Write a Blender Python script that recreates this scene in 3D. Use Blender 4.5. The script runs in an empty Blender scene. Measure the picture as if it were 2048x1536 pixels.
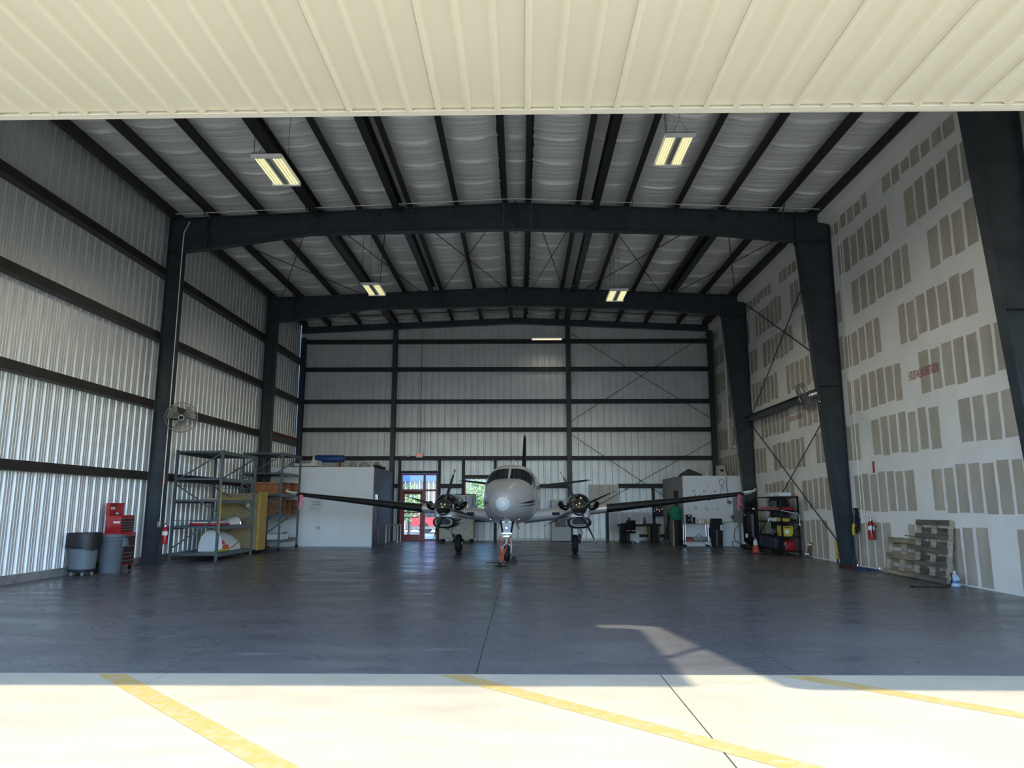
import bpy, bmesh, math, random
from mathutils import Vector, Matrix, noise
random.seed(7)
PI = math.pi
S = bpy.context.scene
C = S.collection

# ---------------------------------------------------------------- camera
FPX = 1420.0
EYE = Vector((0, 0, 1.57))
_n = Vector((19.0, -242.0, FPX)).normalized()          # where world +Y shows in the camera (right, up, forward)
_z = Vector((0, _n.z, -_n.y)).normalized()
_x = _n.cross(_z)
if _x.x < 0: _x = -_x
cam = bpy.data.objects.new('camera', bpy.data.cameras.new('camera'))
C.objects.link(cam)
right = Vector((_x.x, _n.x, _z.x)); up = Vector((_x.y, _n.y, _z.y)); fwd = Vector((_x.z, _n.z, _z.z))
cam.matrix_world = Matrix(((right.x, up.x, -fwd.x, EYE.x), (right.y, up.y, -fwd.y, EYE.y),
                           (right.z, up.z, -fwd.z, EYE.z), (0, 0, 0, 1)))
cam.data.sensor_width = 36
cam.data.lens = FPX / 2048 * 36
cam.data.clip_end = 600
S.camera = cam

# ---------------------------------------------------------------- sky, sun, exposure
SUN_DIR = Vector((1.27, -0.49, 1.0)).normalized()       # towards the sun
world = bpy.data.worlds.new('sky'); S.world = world
world.use_nodes = True
wn = world.node_tree
bg = wn.nodes['Background']
sky = wn.nodes.new('ShaderNodeTexSky')
sky.sky_type = 'NISHITA'
sky.sun_disc = False
sky.sun_elevation = math.asin(SUN_DIR.z)
sky.sun_rotation = math.atan2(SUN_DIR.x, SUN_DIR.y)
sky.air_density = 1.0; sky.dust_density = 0.5; sky.ozone_density = 1.5
tint = wn.nodes.new('ShaderNodeMixRGB'); tint.blend_type = 'MULTIPLY'; tint.inputs[0].default_value = 1
tint.inputs[2].default_value = (0.80, 0.96, 1.24, 1)       # cool white balance of the shade
wn.links.new(sky.outputs[0], tint.inputs[1]); wn.links.new(tint.outputs[0], bg.inputs[0])
bg.inputs[1].default_value = 0.38
sl = bpy.data.lights.new('sun', 'SUN')
sl.energy = 3.9; sl.angle = math.radians(0.53); sl.color = (1.0, 0.92, 0.76)
sun = bpy.data.objects.new('sun', sl); C.objects.link(sun)
sun.rotation_euler = SUN_DIR.to_track_quat('Z', 'Y').to_euler()
sun.location = (40, -16, 32)
vs = S.view_settings
vs.view_transform = 'Standard'; vs.look = 'None'; vs.gamma = 1; vs.use_curve_mapping = False
vs.exposure = 1.17

# ---------------------------------------------------------------- materials
MATS = {}
def M(name, col, rough=0.5, metal=0.0, var=0.12, scale=6.0, bump=0.0, bscale=40.0, emit=0.0, ecol=None, coat=0.0, stretch=None):
    """procedural principled material: colour broken up by noise, optional fine relief"""
    if name in MATS: return MATS[name]
    m = bpy.data.materials.new(name); m.use_nodes = True
    nt = m.node_tree; b = nt.nodes['Principled BSDF']
    geo = nt.nodes.new('ShaderNodeTexCoord')
    mp = nt.nodes.new('ShaderNodeMapping')
    if stretch: mp.inputs['Scale'].default_value = stretch
    nt.links.new(geo.outputs['Object'], mp.inputs[0])
    nz = nt.nodes.new('ShaderNodeTexNoise'); nz.inputs['Scale'].default_value = scale; nz.inputs['Detail'].default_value = 5
    nt.links.new(mp.outputs[0], nz.inputs['Vector'])
    rp = nt.nodes.new('ShaderNodeValToRGB')
    lo = [max(0, c * (1 - var)) for c in col]; hi = [min(1, c * (1 + var)) for c in col]
    rp.color_ramp.elements[0].position = 0.3; rp.color_ramp.elements[1].position = 0.7
    rp.color_ramp.elements[0].color = (*lo, 1); rp.color_ramp.elements[1].color = (*hi, 1)
    nt.links.new(nz.outputs['Fac'], rp.inputs[0])
    nt.links.new(rp.outputs[0], b.inputs['Base Color'])
    b.inputs['Roughness'].default_value = rough
    b.inputs['Metallic'].default_value = metal
    if coat: b.inputs['Coat Weight'].default_value = coat
    if emit:
        b.inputs['Emission Color'].default_value = (*(ecol or col), 1)
        b.inputs['Emission Strength'].default_value = emit
    if bump:
        n2 = nt.nodes.new('ShaderNodeTexNoise'); n2.inputs['Scale'].default_value = bscale; n2.inputs['Detail'].default_value = 4
        nt.links.new(mp.outputs[0], n2.inputs['Vector'])
        bp = nt.nodes.new('ShaderNodeBump'); bp.inputs['Strength'].default_value = bump; bp.inputs['Distance'].default_value = 0.02
        nt.links.new(n2.outputs['Fac'], bp.inputs['Height']); nt.links.new(bp.outputs[0], b.inputs['Normal'])
    MATS[name] = m
    return m

def rgb(r, g, b):
    f = lambda c: (c / 255 / 12.92) if c / 255 <= 0.04045 else ((c / 255 + 0.055) / 1.055) ** 2.4
    return (f(r), f(g), f(b))

STEEL = M('painted_steel', (0.034, 0.043, 0.050), 0.42, 0.0, 0.25, 3)
PURL = M('dark_purlin_paint', (0.017, 0.018, 0.021), 0.55, 0, 0.3, 4)
GIRT = M('brown_primer_girt', (0.028, 0.023, 0.021), 0.5, 0, 0.35, 2)
GALV = M('galvanised_liner_sheet', (0.75, 0.77, 0.76), 0.42, 0.42, 0.06, 1.5)
BEIGE = M('beige_cladding', (0.86, 0.80, 0.62), 0.5, 0, 0.025, 0.8)
BEIGE_T = M('beige_trim', (0.88, 0.83, 0.68), 0.45, 0, 0.03, 2)
SCREW = M('screw_heads', (0.60, 0.57, 0.46), 0.5, 0.2, 0.2)
DRY = M('joint_compound', (0.86, 0.85, 0.80), 0.85, 0, 0.05, 1.3, 0.08, 12)
PAPER = M('drywall_paper', (0.47, 0.43, 0.35), 0.9, 0, 0.16, 2.2, stretch=(1, 1, 0.35))
BLACK = M('black_plastic', (0.009, 0.009, 0.010), 0.55, 0, 0.3)
BLACK.node_tree.nodes['Principled BSDF'].inputs['Specular IOR Level'].default_value = 0.25
DKWIN = M('unlit_window', (0.012, 0.014, 0.016), 0.7, 0, 0.2)
RUBBER = M('rubber', (0.012, 0.012, 0.013), 0.75, 0, 0.3, 20)
CHROME = M('chrome', (0.72, 0.72, 0.74), 0.14, 1.0, 0.05)
ALU = M('dull_aluminium', (0.45, 0.45, 0.45), 0.4, 0.8, 0.12)
WHITE = M('white_paint', (0.76, 0.77, 0.76), 0.45, 0, 0.04)
OFFW = M('off_white_wallboard', (0.78, 0.81, 0.82), 0.6, 0, 0.05, 1.2)
GREY = M('grey_plastic', (0.12, 0.145, 0.165), 0.5, 0, 0.1)
GREYL = M('grey_steel_box', (0.22, 0.24, 0.25), 0.45, 0, 0.08)
RACK = M('blue_grey_rack_paint', (0.085, 0.115, 0.13), 0.45, 0, 0.2, 8)
RED = M('red_enamel', (0.36, 0.012, 0.018), 0.3, 0, 0.1, coat=0.3)
REDF = M('red_door_frame', (0.30, 0.016, 0.024), 0.35, 0, 0.12)
ORANGE = M('orange_paint', (0.62, 0.085, 0.03), 0.45, 0, 0.2)
YELLOW = M('yellow_plastic', (0.60, 0.45, 0.03), 0.45, 0, 0.15)
BLUE = M('blue_vinyl', (0.012, 0.06, 0.24), 0.45, 0, 0.2)
GREEN = M('green_cloth', (0.01, 0.20, 0.10), 0.7, 0, 0.25, 5, 0.2)
WOOD = M('orange_plywood', (0.33, 0.13, 0.045), 0.65, 0, 0.35, 6, stretch=(1, 1, 6))
WOODD = M('dark_plywood', (0.22, 0.10, 0.045), 0.7, 0, 0.4, 6, stretch=(1, 1, 5))
TAN = M('tan_board', (0.33, 0.26, 0.13), 0.65, 0, 0.12)
PALLET = M('weathered_pallet_wood', (0.27, 0.22, 0.15), 0.8, 0, 0.5, 5, 0.3, 30, stretch=(1, 0.3, 3))
PALLETL = M('fresh_pallet_wood', (0.42, 0.34, 0.23), 0.8, 0, 0.3, 5, 0.3, 30, stretch=(1, 0.3, 3))
PALLETD = M('dark_pallet_wood', (0.13, 0.11, 0.09), 0.85, 0, 0.5, 5, 0.3, 30, stretch=(1, 0.3, 3))
PINK = M('pink_ribbon', (0.85, 0.16, 0.28), 0.7, 0, 0.1)
HOSEB = M('blue_hose', (0.012, 0.06, 0.13), 0.45, 0, 0.2)
MAROON = M('maroon_hose', (0.10, 0.02, 0.025), 0.5, 0, 0.2)
TUBE = M('fluorescent_tube', (.3, 0.28, 0.2), 0.5, 0, 0.0, emit=0.42, ecol=(1.0, 0.93, 0.50))
TUBE2 = M('strip_lamp_tube', (.3, 0.28, 0.22), 0.5, 0, 0.0, emit=0.42, ecol=(1.0, 0.90, 0.62))
EXITM = M('exit_lettering', (0.8, 0.08, 0.04), 0.5, 0, 0, emit=0.6, ecol=(0.9, 0.1, 0.05))
STEN = M('red_stencil_paint', (0.36, 0.05, 0.045), 0.85, 0, 0.5, 30)
RUST = M('rust_red_girt', (0.20, 0.035, 0.022), 0.6, 0, 0.3)
CONC = M('curb_concrete', (0.20, 0.20, 0.19), 0.85, 0, 0.3, 3, 0.3, 20)
JOINT = M('dark_joint', (0.035, 0.035, 0.038), 0.9, 0, 0.2)

def glass_mat(name, tint, refl=0.08):
    m = bpy.data.materials.new(name); m.use_nodes = True
    nt = m.node_tree; nt.nodes.remove(nt.nodes['Principled BSDF'])
    out = nt.nodes['Material Output']
    tr = nt.nodes.new('ShaderNodeBsdfTransparent'); tr.inputs[0].default_value = (*tint, 1)
    gl = nt.nodes.new('ShaderNodeBsdfGlossy'); gl.inputs['Roughness'].default_value = 0.02
    fr = nt.nodes.new('ShaderNodeFresnel'); fr.inputs[0].default_value = 1.45
    mx = nt.nodes.new('ShaderNodeMixShader')
    nt.links.new(fr.outputs[0], mx.inputs[0]); nt.links.new(tr.outputs[0], mx.inputs[1]); nt.links.new(gl.outputs[0], mx.inputs[2])
    nt.links.new(mx.outputs[0], out.inputs[0])
    return m
GLASS = glass_mat('clear_glass', (0.92, 0.95, 0.95))
COCKPIT = M('cockpit_glass', (0.02, 0.028, 0.032), 0.06, 0, 0.2, coat=1.0)

def floor_mat(name, c0, c1, c2, r0, r1, big, streak, scuff=None):
    """concrete: big blotches, stretched streaks, light scuffs; roughness follows the wear"""
    m = bpy.data.materials.new(name); m.use_nodes = True
    nt = m.node_tree; b = nt.nodes['Principled BSDF']
    g = nt.nodes.new('ShaderNodeNewGeometry')
    def nz(scale, detail, st=(1, 1, 1)):
        mp = nt.nodes.new('ShaderNodeMapping'); mp.inputs['Scale'].default_value = st
        nt.links.new(g.outputs['Position'], mp.inputs[0])
        t = nt.nodes.new('ShaderNodeTexNoise'); t.inputs['Scale'].default_value = scale; t.inputs['Detail'].default_value = detail
        t.inputs['Roughness'].default_value = 0.62
        nt.links.new(mp.outputs[0], t.inputs['Vector']); return t
    a = nz(big, 6); s = nz(streak, 8, (0.55, 1.5, 1)); f = nz(18, 6)
    add = nt.nodes.new('ShaderNodeMath'); add.operation = 'ADD'
    nt.links.new(a.outputs['Fac'], add.inputs[0]); nt.links.new(s.outputs['Fac'], add.inputs[1])
    add2 = nt.nodes.new('ShaderNodeMath'); add2.operation = 'MULTIPLY_ADD'; add2.inputs[1].default_value = 0.5
    nt.links.new(f.outputs['Fac'], add2.inputs[0]); nt.links.new(add.outputs[0], add2.inputs[2])
    rp = nt.nodes.new('ShaderNodeValToRGB')
    e = rp.color_ramp.elements
    e[0].position = 0.36; e[0].color = (*c0, 1); e[1].position = 0.62; e[1].color = (*c2, 1)
    mid = e.new(0.5); mid.color = (*c1, 1)
    dv = nt.nodes.new('ShaderNodeMath'); dv.operation = 'MULTIPLY'; dv.inputs[1].default_value = 0.4
    nt.links.new(add2.outputs[0], dv.inputs[0]); nt.links.new(dv.outputs[0], rp.inputs[0])
    last = rp.outputs[0]
    if scuff:
        sc = nz(3.2, 9, (0.25, 1.2, 1)); cr = nt.nodes.new('ShaderNodeValToRGB')
        cr.color_ramp.elements[0].position = 0.60; cr.color_ramp.elements[1].position = 0.74
        nt.links.new(sc.outputs['Fac'], cr.inputs[0])
        mx = nt.nodes.new('ShaderNodeMixRGB'); mx.inputs[2].default_value = (*scuff, 1)
        ml = nt.nodes.new('ShaderNodeMath'); ml.operation = 'MULTIPLY'; ml.inputs[1].default_value = 0.45
        nt.links.new(cr.outputs[0], ml.inputs[0]); nt.links.new(ml.outputs[0], mx.inputs[0]); nt.links.new(last, mx.inputs[1]); last = mx.outputs[0]
    nt.links.new(last, b.inputs['Base Color'])
    mr = nt.nodes.new('ShaderNodeMapRange'); mr.inputs[1].default_value = 0.35; mr.inputs[2].default_value = 0.65
    mr.inputs[3].default_value = r0; mr.inputs[4].default_value = r1
    nt.links.new(s.outputs['Fac'], mr.inputs[0]); nt.links.new(mr.outputs[0], b.inputs['Roughness'])
    bp = nt.nodes.new('ShaderNodeBump'); bp.inputs['Strength'].default_value = 0.12; bp.inputs['Distance'].default_value = 0.01
    nt.links.new(f.outputs['Fac'], bp.inputs['Height']); nt.links.new(bp.outputs[0], b.inputs['Normal'])
    return m
FLOOR = floor_mat('sealed_floor', (0.098, 0.097, 0.097), (0.122, 0.121, 0.120), (0.158, 0.156, 0.154), 0.20, 0.38, 0.35, 1.1, (0.29, 0.29, 0.30))
FLOOR.node_tree.nodes['Principled BSDF'].inputs['Specular IOR Level'].default_value = 0.16
APRON = floor_mat('apron_concrete', (0.37, 0.325, 0.225), (0.43, 0.385, 0.265), (0.48, 0.43, 0.305), 0.75, 0.95, 0.5, 2.0)
ASPH = floor_mat('yard_concrete', (0.42, 0.40, 0.34), (0.5, 0.48, 0.42), (0.56, 0.54, 0.47), 0.8, 0.95, 0.3, 1.0)

def worn_yellow():
    m = bpy.data.materials.new('worn_yellow_line'); m.use_nodes = True
    nt = m.node_tree; b = nt.nodes['Principled BSDF']
    g = nt.nodes.new('ShaderNodeNewGeometry')
    t = nt.nodes.new('ShaderNodeTexNoise'); t.inputs['Scale'].default_value = 9; t.inputs['Detail'].default_value = 8; t.inputs['Roughness'].default_value = 0.7
    nt.links.new(g.outputs['Position'], t.inputs['Vector'])
    rp = nt.nodes.new('ShaderNodeValToRGB')
    rp.color_ramp.elements[0].position = 0.38; rp.color_ramp.elements[0].color = (0.44, 0.35, 0.18, 1)
    rp.color_ramp.elements[1].position = 0.56; rp.color_ramp.elements[1].color = (0.47, 0.31, 0.075, 1)
    nt.links.new(t.outputs['Fac'], rp.inputs[0]); nt.links.new(rp.outputs[0], b.inputs['Base Color'])
    b.inputs['Roughness'].default_value = 0.85
    return m
YLINE = worn_yellow()

def insul_mat():
    m = bpy.data.materials.new('vinyl_insulation_facing'); m.use_nodes = True
    nt = m.node_tree; b = nt.nodes['Principled BSDF']
    g = nt.nodes.new('ShaderNodeNewGeometry')
    mp = nt.nodes.new('ShaderNodeMapping'); mp.inputs['Scale'].default_value = (0.35, 11.0, 0.35)
    nt.links.new(g.outputs['Position'], mp.inputs[0])
    t = nt.nodes.new('ShaderNodeTexNoise'); t.inputs['Scale'].default_value = 2.0; t.inputs['Detail'].default_value = 5
    nt.links.new(mp.outputs[0], t.inputs['Vector'])
    bp = nt.nodes.new('ShaderNodeBump'); bp.inputs['Strength'].default_value = 1.0; bp.inputs['Distance'].default_value = 0.035
    nt.links.new(t.outputs['Fac'], bp.inputs['Height']); nt.links.new(bp.outputs[0], b.inputs['Normal'])
    b.inputs['Base Color'].default_value = (0.93, 0.93, 0.90, 1)
    b.inputs['Roughness'].default_value = 0.30
    return m
INSUL = insul_mat()

# ---------------------------------------------------------------- mesh helpers
class MB:
    def __init__(self): self.v = []; self.f = []; self.sm = []
    def add(self, vs, fs, smooth=False):
        o = len(self.v); self.v += [tuple(v) for v in vs]
        self.f += [tuple(i + o for i in f) for f in fs]; self.sm += [smooth] * len(fs)
        return self
    def box(self, c, s, rot=None):
        c = Vector(c); h = Vector(s) / 2
        vs = [Vector((x * h.x, y * h.y, z * h.z)) for x in (-1, 1) for y in (-1, 1) for z in (-1, 1)]
        if rot is not None: vs = [rot @ v for v in vs]
        return self.add([c + v for v in vs], [(0, 1, 3, 2), (4, 6, 7, 5), (0, 4, 5, 1), (2, 3, 7, 6), (0, 2, 6, 4), (1, 5, 7, 3)])
    def bb(self, x0, x1, y0, y1, z0, z1):
        return self.box(((x0 + x1) / 2, (y0 + y1) / 2, (z0 + z1) / 2), (abs(x1 - x0), abs(y1 - y0), abs(z1 - z0)))
    def bevbox(self, x0, x1, y0, y1, z0, z1, r):
        """box with chamfered vertical and horizontal edges"""
        bm = bmesh.new(); bmesh.ops.create_cube(bm, size=1)
        for v in bm.verts: v.co = Vector(((x0 + x1) / 2 + v.co.x * (x1 - x0), (y0 + y1) / 2 + v.co.y * (y1 - y0), (z0 + z1) / 2 + v.co.z * (z1 - z0)))
        bmesh.ops.bevel(bm, geom=list(bm.edges), offset=r, segments=2, affect='EDGES', profile=0.5)
        bm.verts.index_update()
        self.add([v.co.copy() for v in bm.verts], [[v.index for v in f.verts] for f in bm.faces], True); bm.free()
        return self
    def bar(self, p0, p1, w, h, upv=(0, 0, 1)):
        p0 = Vector(p0); p1 = Vector(p1); d = p1 - p0; L = d.length; d.normalize()
        u = Vector(upv)
        if abs(d.dot(u)) > 0.98: u = Vector((0, 1, 0)) if abs(d.y) < 0.9 else Vector((1, 0, 0))
        sx = d.cross(u).normalized(); sz = sx.cross(d).normalized()
        vs = []
        for p in (p0, p1):
            for a, b in ((-1, -1), (1, -1), (1, 1), (-1, 1)): vs.append(p + sx * a * w / 2 + sz * b * h / 2)
        return self.add(vs, [(0, 3, 2, 1), (4, 5, 6, 7), (0, 1, 5, 4), (1, 2, 6, 5), (2, 3, 7, 6), (3, 0, 4, 7)])
    def tube(self, pts, r, n=8, cap=True):
        pts = [Vector(p) for p in pts]; rs = r if isinstance(r, (list, tuple)) else [r] * len(pts)
        rings = []; prev = None
        for i, p in enumerate(pts):
            if i == 0: t = pts[1] - p
            elif i == len(pts) - 1: t = p - pts[i - 1]
            else: t = (pts[i + 1] - p).normalized() + (p - pts[i - 1]).normalized()
            t.normalize()
            if prev is None:
                a = Vector((0, 0, 1)) if abs(t.z) < 0.9 else Vector((1, 0, 0))
                u = t.cross(a).normalized()
            else:
                u = (prev - t * prev.dot(t)); u = u.normalized() if u.length > 1e-6 else t.orthogonal().normalized()
            prev = u; w = t.cross(u)
            rings.append([p + (u * math.cos(2 * PI * k / n) + w * math.sin(2 * PI * k / n)) * rs[i] for k in range(n)])
        return self.loft(rings, cap)
    def loft(self, rings, cap=True, closed=True, smooth=True):
        n = len(rings[0]); vs = [p for r in rings for p in r]; fs = []
        for i in range(len(rings) - 1):
            for k in range(n if closed else n - 1):
                a = i * n + k; b = i * n + (k + 1) % n
                fs.append((a, b, b + n, a + n))
        self.add(vs, fs, smooth)
        if cap and closed:
            self.add(rings[0], [tuple(range(n))[::-1]]); self.add(rings[-1], [tuple(range(n))])
        return self
    def lathe(self, prof, c=(0, 0, 0), axis='z', n=20, cap=True):
        c = Vector(c); rings = []
        for r, h in prof:
            ring = []
            for k in range(n):
                a = 2 * PI * k / n; x, y = r * math.cos(a), r * math.sin(a)
                ring.append(c + (Vector((x, y, h)) if axis == 'z' else Vector((h, x, y)) if axis == 'x' else Vector((x, h, y))))
            rings.append(ring)
        return self.loft(rings, cap)
    def prism(self, poly, axis, a, b):
        """polygon in the two other axes, extruded along axis from a to b"""
        def P(p, t):
            return {'x': (t, p[0], p[1]), 'y': (p[0], t, p[1]), 'z': (p[0], p[1], t)}[axis]
        n = len(poly)
        self.add([P(p, a) for p in poly] + [P(p, b) for p in poly],
                 [tuple(range(n))[::-1], tuple(range(n, 2 * n))] + [(k, (k + 1) % n, n + (k + 1) % n, n + k) for k in range(n)])
        return self
    def torus(self, c, R, r, axis='z', n=24, m=6, sx=1, sy=1):
        pts = []
        c = Vector(c)
        for k in range(n + 1):
            a = 2 * PI * k / n; x, y = R * math.cos(a) * sx, R * math.sin(a) * sy
            pts.append(c + (Vector((x, y, 0)) if axis == 'z' else Vector((0, x, y)) if axis == 'x' else Vector((x, 0, y))))
        return self.tube(pts, r, m, cap=False)
    def mesh(self, name):
        me = bpy.data.meshes.new(name); me.from_pydata(self.v, [], self.f)
        for p, s in zip(me.polygons, self.sm): p.use_smooth = s
        bm = bmesh.new(); bm.from_mesh(me); bmesh.ops.recalc_face_normals(bm, faces=bm.faces); bm.to_mesh(me); bm.free()
        me.set_sharp_from_angle(angle=math.radians(38))
        return me
    def build(self, name, mat, parent=None, loc=None, rot=None):
        me = self.mesh(name); me.materials.append(mat)
        return link(name, me, parent, loc, rot)

def link(name, me, parent=None, loc=None, rot=None):
    o = bpy.data.objects.new(name, me); C.objects.link(o)
    if parent: o.parent = parent
    if loc is not None: o.location = loc
    if rot is not None: o.rotation_euler = rot
    return o
def tag(o, label=None, cat=None, group=None, kind=None):
    if label: o['label'] = label
    if cat: o['category'] = cat
    if group: o['group'] = group
    if kind: o['kind'] = kind
    return o
def thing(name, label, cat, loc=(0, 0, 0), rz=0, group=None):
    o = bpy.data.objects.new(name, None); C.objects.link(o)
    o.empty_display_size = 0.2
    o.location = loc; o.rotation_euler = (0, 0, rz)
    return tag(o, label, cat, group)
def struct(name, label=None, cat=None):
    o = bpy.data.objects.new(name, None); C.objects.link(o)
    o.empty_display_size = 0.2
    return tag(o, label, cat, None, 'structure')
def copy_tree(o, parent=None):
    c = o.copy(); C.objects.link(c)
    if parent: c.parent = parent
    for ch in [x for x in o.children]: copy_tree(ch, c)
    return c
def text_mesh(body, w, h):
    cu = bpy.data.curves.new('txt', 'FONT'); cu.body = body; cu.size = 1; cu.fill_mode = 'FRONT'
    ob = bpy.data.objects.new('txt', cu); C.objects.link(ob)
    bpy.context.view_layer.update()
    me = bpy.data.meshes.new_from_object(ob)
    bpy.data.objects.remove(ob); bpy.data.curves.remove(cu)
    xs = [v.co.x for v in me.vertices]; ys = [v.co.y for v in me.vertices]
    x0, x1, y0, y1 = min(xs), max(xs), min(ys), max(ys)
    for v in me.vertices: v.co = Vector(((v.co.x - x0) / (x1 - x0) * w, (v.co.y - y0) / (y1 - y0) * h, 0))
    return me
def text_obj(name, body, w, h, mat, parent, origin, xdir, ydir):
    me = text_mesh(body, w, h); me.materials.append(mat)
    xd = Vector(xdir); yd = Vector(ydir); zd = xd.cross(yd)
    for v in me.vertices: v.co = Vector(origin) + xd * v.co.x + yd * v.co.y + zd * 0.0
    return link(name, me, parent)

RIB = [(0, 0), (.030, 0), (.036, .005), (.052, .005), (.058, 0), (.1084, 0), (.1344, .048), (.1704, .048), (.1964, 0),
       (.2468, 0), (.2528, .005), (.2688, .005), (.2748, 0)]
PITCH = 0.3048
DOOR_RIB = [(0, 0), (.1124, 0), (.1364, .055), (.1684, .055), (.1924, 0)]
def rib_points(u0, u1, phase=0.0, RIB=RIB):
    pts = []
    k0 = int(math.floor((u0 - phase) / PITCH)) - 1; k1 = int(math.ceil((u1 - phase) / PITCH)) + 1
    raw = [(phase + k * PITCH + u, h) for k in range(k0, k1 + 1) for u, h in RIB]
    def at(u):
        for (a, ha), (b, hb) in zip(raw, raw[1:]):
            if a <= u <= b: return ha + (hb - ha) * (u - a) / max(1e-9, b - a)
        return 0
    pts.append((u0, at(u0)))
    pts += [(u, h) for u, h in raw if u0 + 1e-6 < u < u1 - 1e-6]
    pts.append((u1, at(u1)))
    return pts
def sheet(mb, o, ud, vd, nd, u0, u1, v0, v1, phase=0.0, prof=RIB):
    """ribbed metal sheet: profile along ud, ribs run along vd; v0/v1 numbers or functions of u"""
    o = Vector(o); ud = Vector(ud); vd = Vector(vd); nd = Vector(nd)
    f0 = v0 if callable(v0) else (lambda u: v0); f1 = v1 if callable(v1) else (lambda u: v1)
    pts = rib_points(u0, u1, phase, prof); n = len(pts)
    lo = [o + ud * u + vd * f0(u) + nd * h for u, h in pts]; hi = [o + ud * u + vd * f1(u) + nd * h for u, h in pts]
    mb.add(lo + hi, [(k, k + 1, n + k + 1, n + k) for k in range(n - 1)])
    return mb

# ================================================================ the setting
XL, YF, YB = -10.38, 7.06, 32.5
RX, RZ, RS = -0.16, 10.16, 0.043
def roof_z(x): return RZ - RS * abs(x - RX)
def wall_x(y): return 8.72 + 0.012 * (y - 12)
FRAMES = [11.65, 19.4, 27.4]

# ---- floor: dark sealed slabs inside
floor = tag(MB().bb(XL - .1, 9.2, YF, YB + .1, -.3, -.012).build('floor', JOINT), kind='structure')
fx = [XL - .05, -6.5, -3.46, -0.43, 2.60, 5.65, 9.05]; fy = [YF, 12.6, 18.6, 25.0, YB + .05]
for i in range(6):
    for j in range(4):
        MB().bb(fx[i] + .004, fx[i + 1] - .004, fy[j] + .003, fy[j + 1] - .003, -.1, 0).build('slab', FLOOR, floor)
# ---- apron outside the door: pale slabs and hatch lines
apron = tag(MB().bb(-40, 40, -40, YF - .02, -.3, -.012).build('floor_apron', JOINT), kind='structure')
ax = [-40, -26, -17, -8.0, -3.35, 1.30, 5.95, 10.6, 19, 28, 40]; ay = [-40, -24, -12, -5, 0, 4.2, YF - .012]
for i in range(10):
    for j in range(6):
        MB().bb(ax[i] + .006, ax[i + 1] - .006, ay[j] + .006, ay[j + 1] - .006, -.1, 0).build('slab', APRON, apron)
for x0 in (-13.6, -10.4, -7.2, -4.0, -0.78, 2.42, 5.6):
    p = [(x0, 7.0), (x0 + .27, 7.0), (x0 + 3.0 + .27, 4.0), (x0 + 3.0, 4.0)]
    MB().prism(p, 'z', 0.0005, 0.002).build('yellow_line', YLINE, apron)
yard = tag(MB().bb(-120, 120, YB + .12, 140, -.3, -.03).build('ground_yard', ASPH), kind='structure')
for nm, x0, x1 in (('ground_left', -120, XL - .12), ('ground_right', 9.25, 120)):
    tag(MB().bb(x0, x1, YF - .02, YB + .12, -.3, -.03).build(nm, ASPH), kind='structure')
tag(MB().bb(-120, 120, -140, -40.02, -.3, -.03).build('ground_taxiway', ASPH), kind='structure')

# ---- left wall: curb, liner sheets, girts
wl = struct('wall_left')
MB().bb(XL - .12, XL + .06, YF, YB, 0, .17).build('curb', CONC, wl)
pm = sheet(MB(), (0, 0, 0), (0, 1, 0), (0, 0, 1), (-1, 0, 0), 0, .9144, .16, 10.2).mesh('wall_panel'); pm.materials.append(GALV)
y = YF
while y < YB - .05:
    link('wall_panel', pm, wl, (XL, y, 0)); y += .9144
def cgirt(mb, p0, p1, depth, h, nd):
    """C section girt: web stands off by depth along nd, lips top and bottom"""
    p0 = Vector(p0); p1 = Vector(p1); nd = Vector(nd)
    mb.bar(p0 + nd * depth, p1 + nd * depth, .012, h)
    for s in (-1, 1):
        a = Vector((0, 0, s * (h / 2 - .006)))
        mb.bar(p0 + nd * depth / 2 + a, p1 + nd * depth / 2 + a, depth, .012)
    mb.bar(p0 + nd * .02 + Vector((0, 0, -h / 2 + .03)), p1 + nd * .02 + Vector((0, 0, -h / 2 + .03)), .01, .05)
    return mb
ysp = [YF] + FRAMES + [YB]
for z in (8.12, 6.25, 4.32, 2.36):
    for a, b in zip(ysp, ysp[1:]):
        red = (z == 4.32 and a == FRAMES[2])
        cgirt(MB(), (XL + .01, a, z), (XL + .01, b, z), .23, .21, (1, 0, 0)).build('girt', GIRT, wl)
        if red: MB().tube([(XL + .18, a + .3, z + .17), (XL + .18, b - .3, z + .17)], .07, 10).build('red_pipe', RUST, wl)

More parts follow.
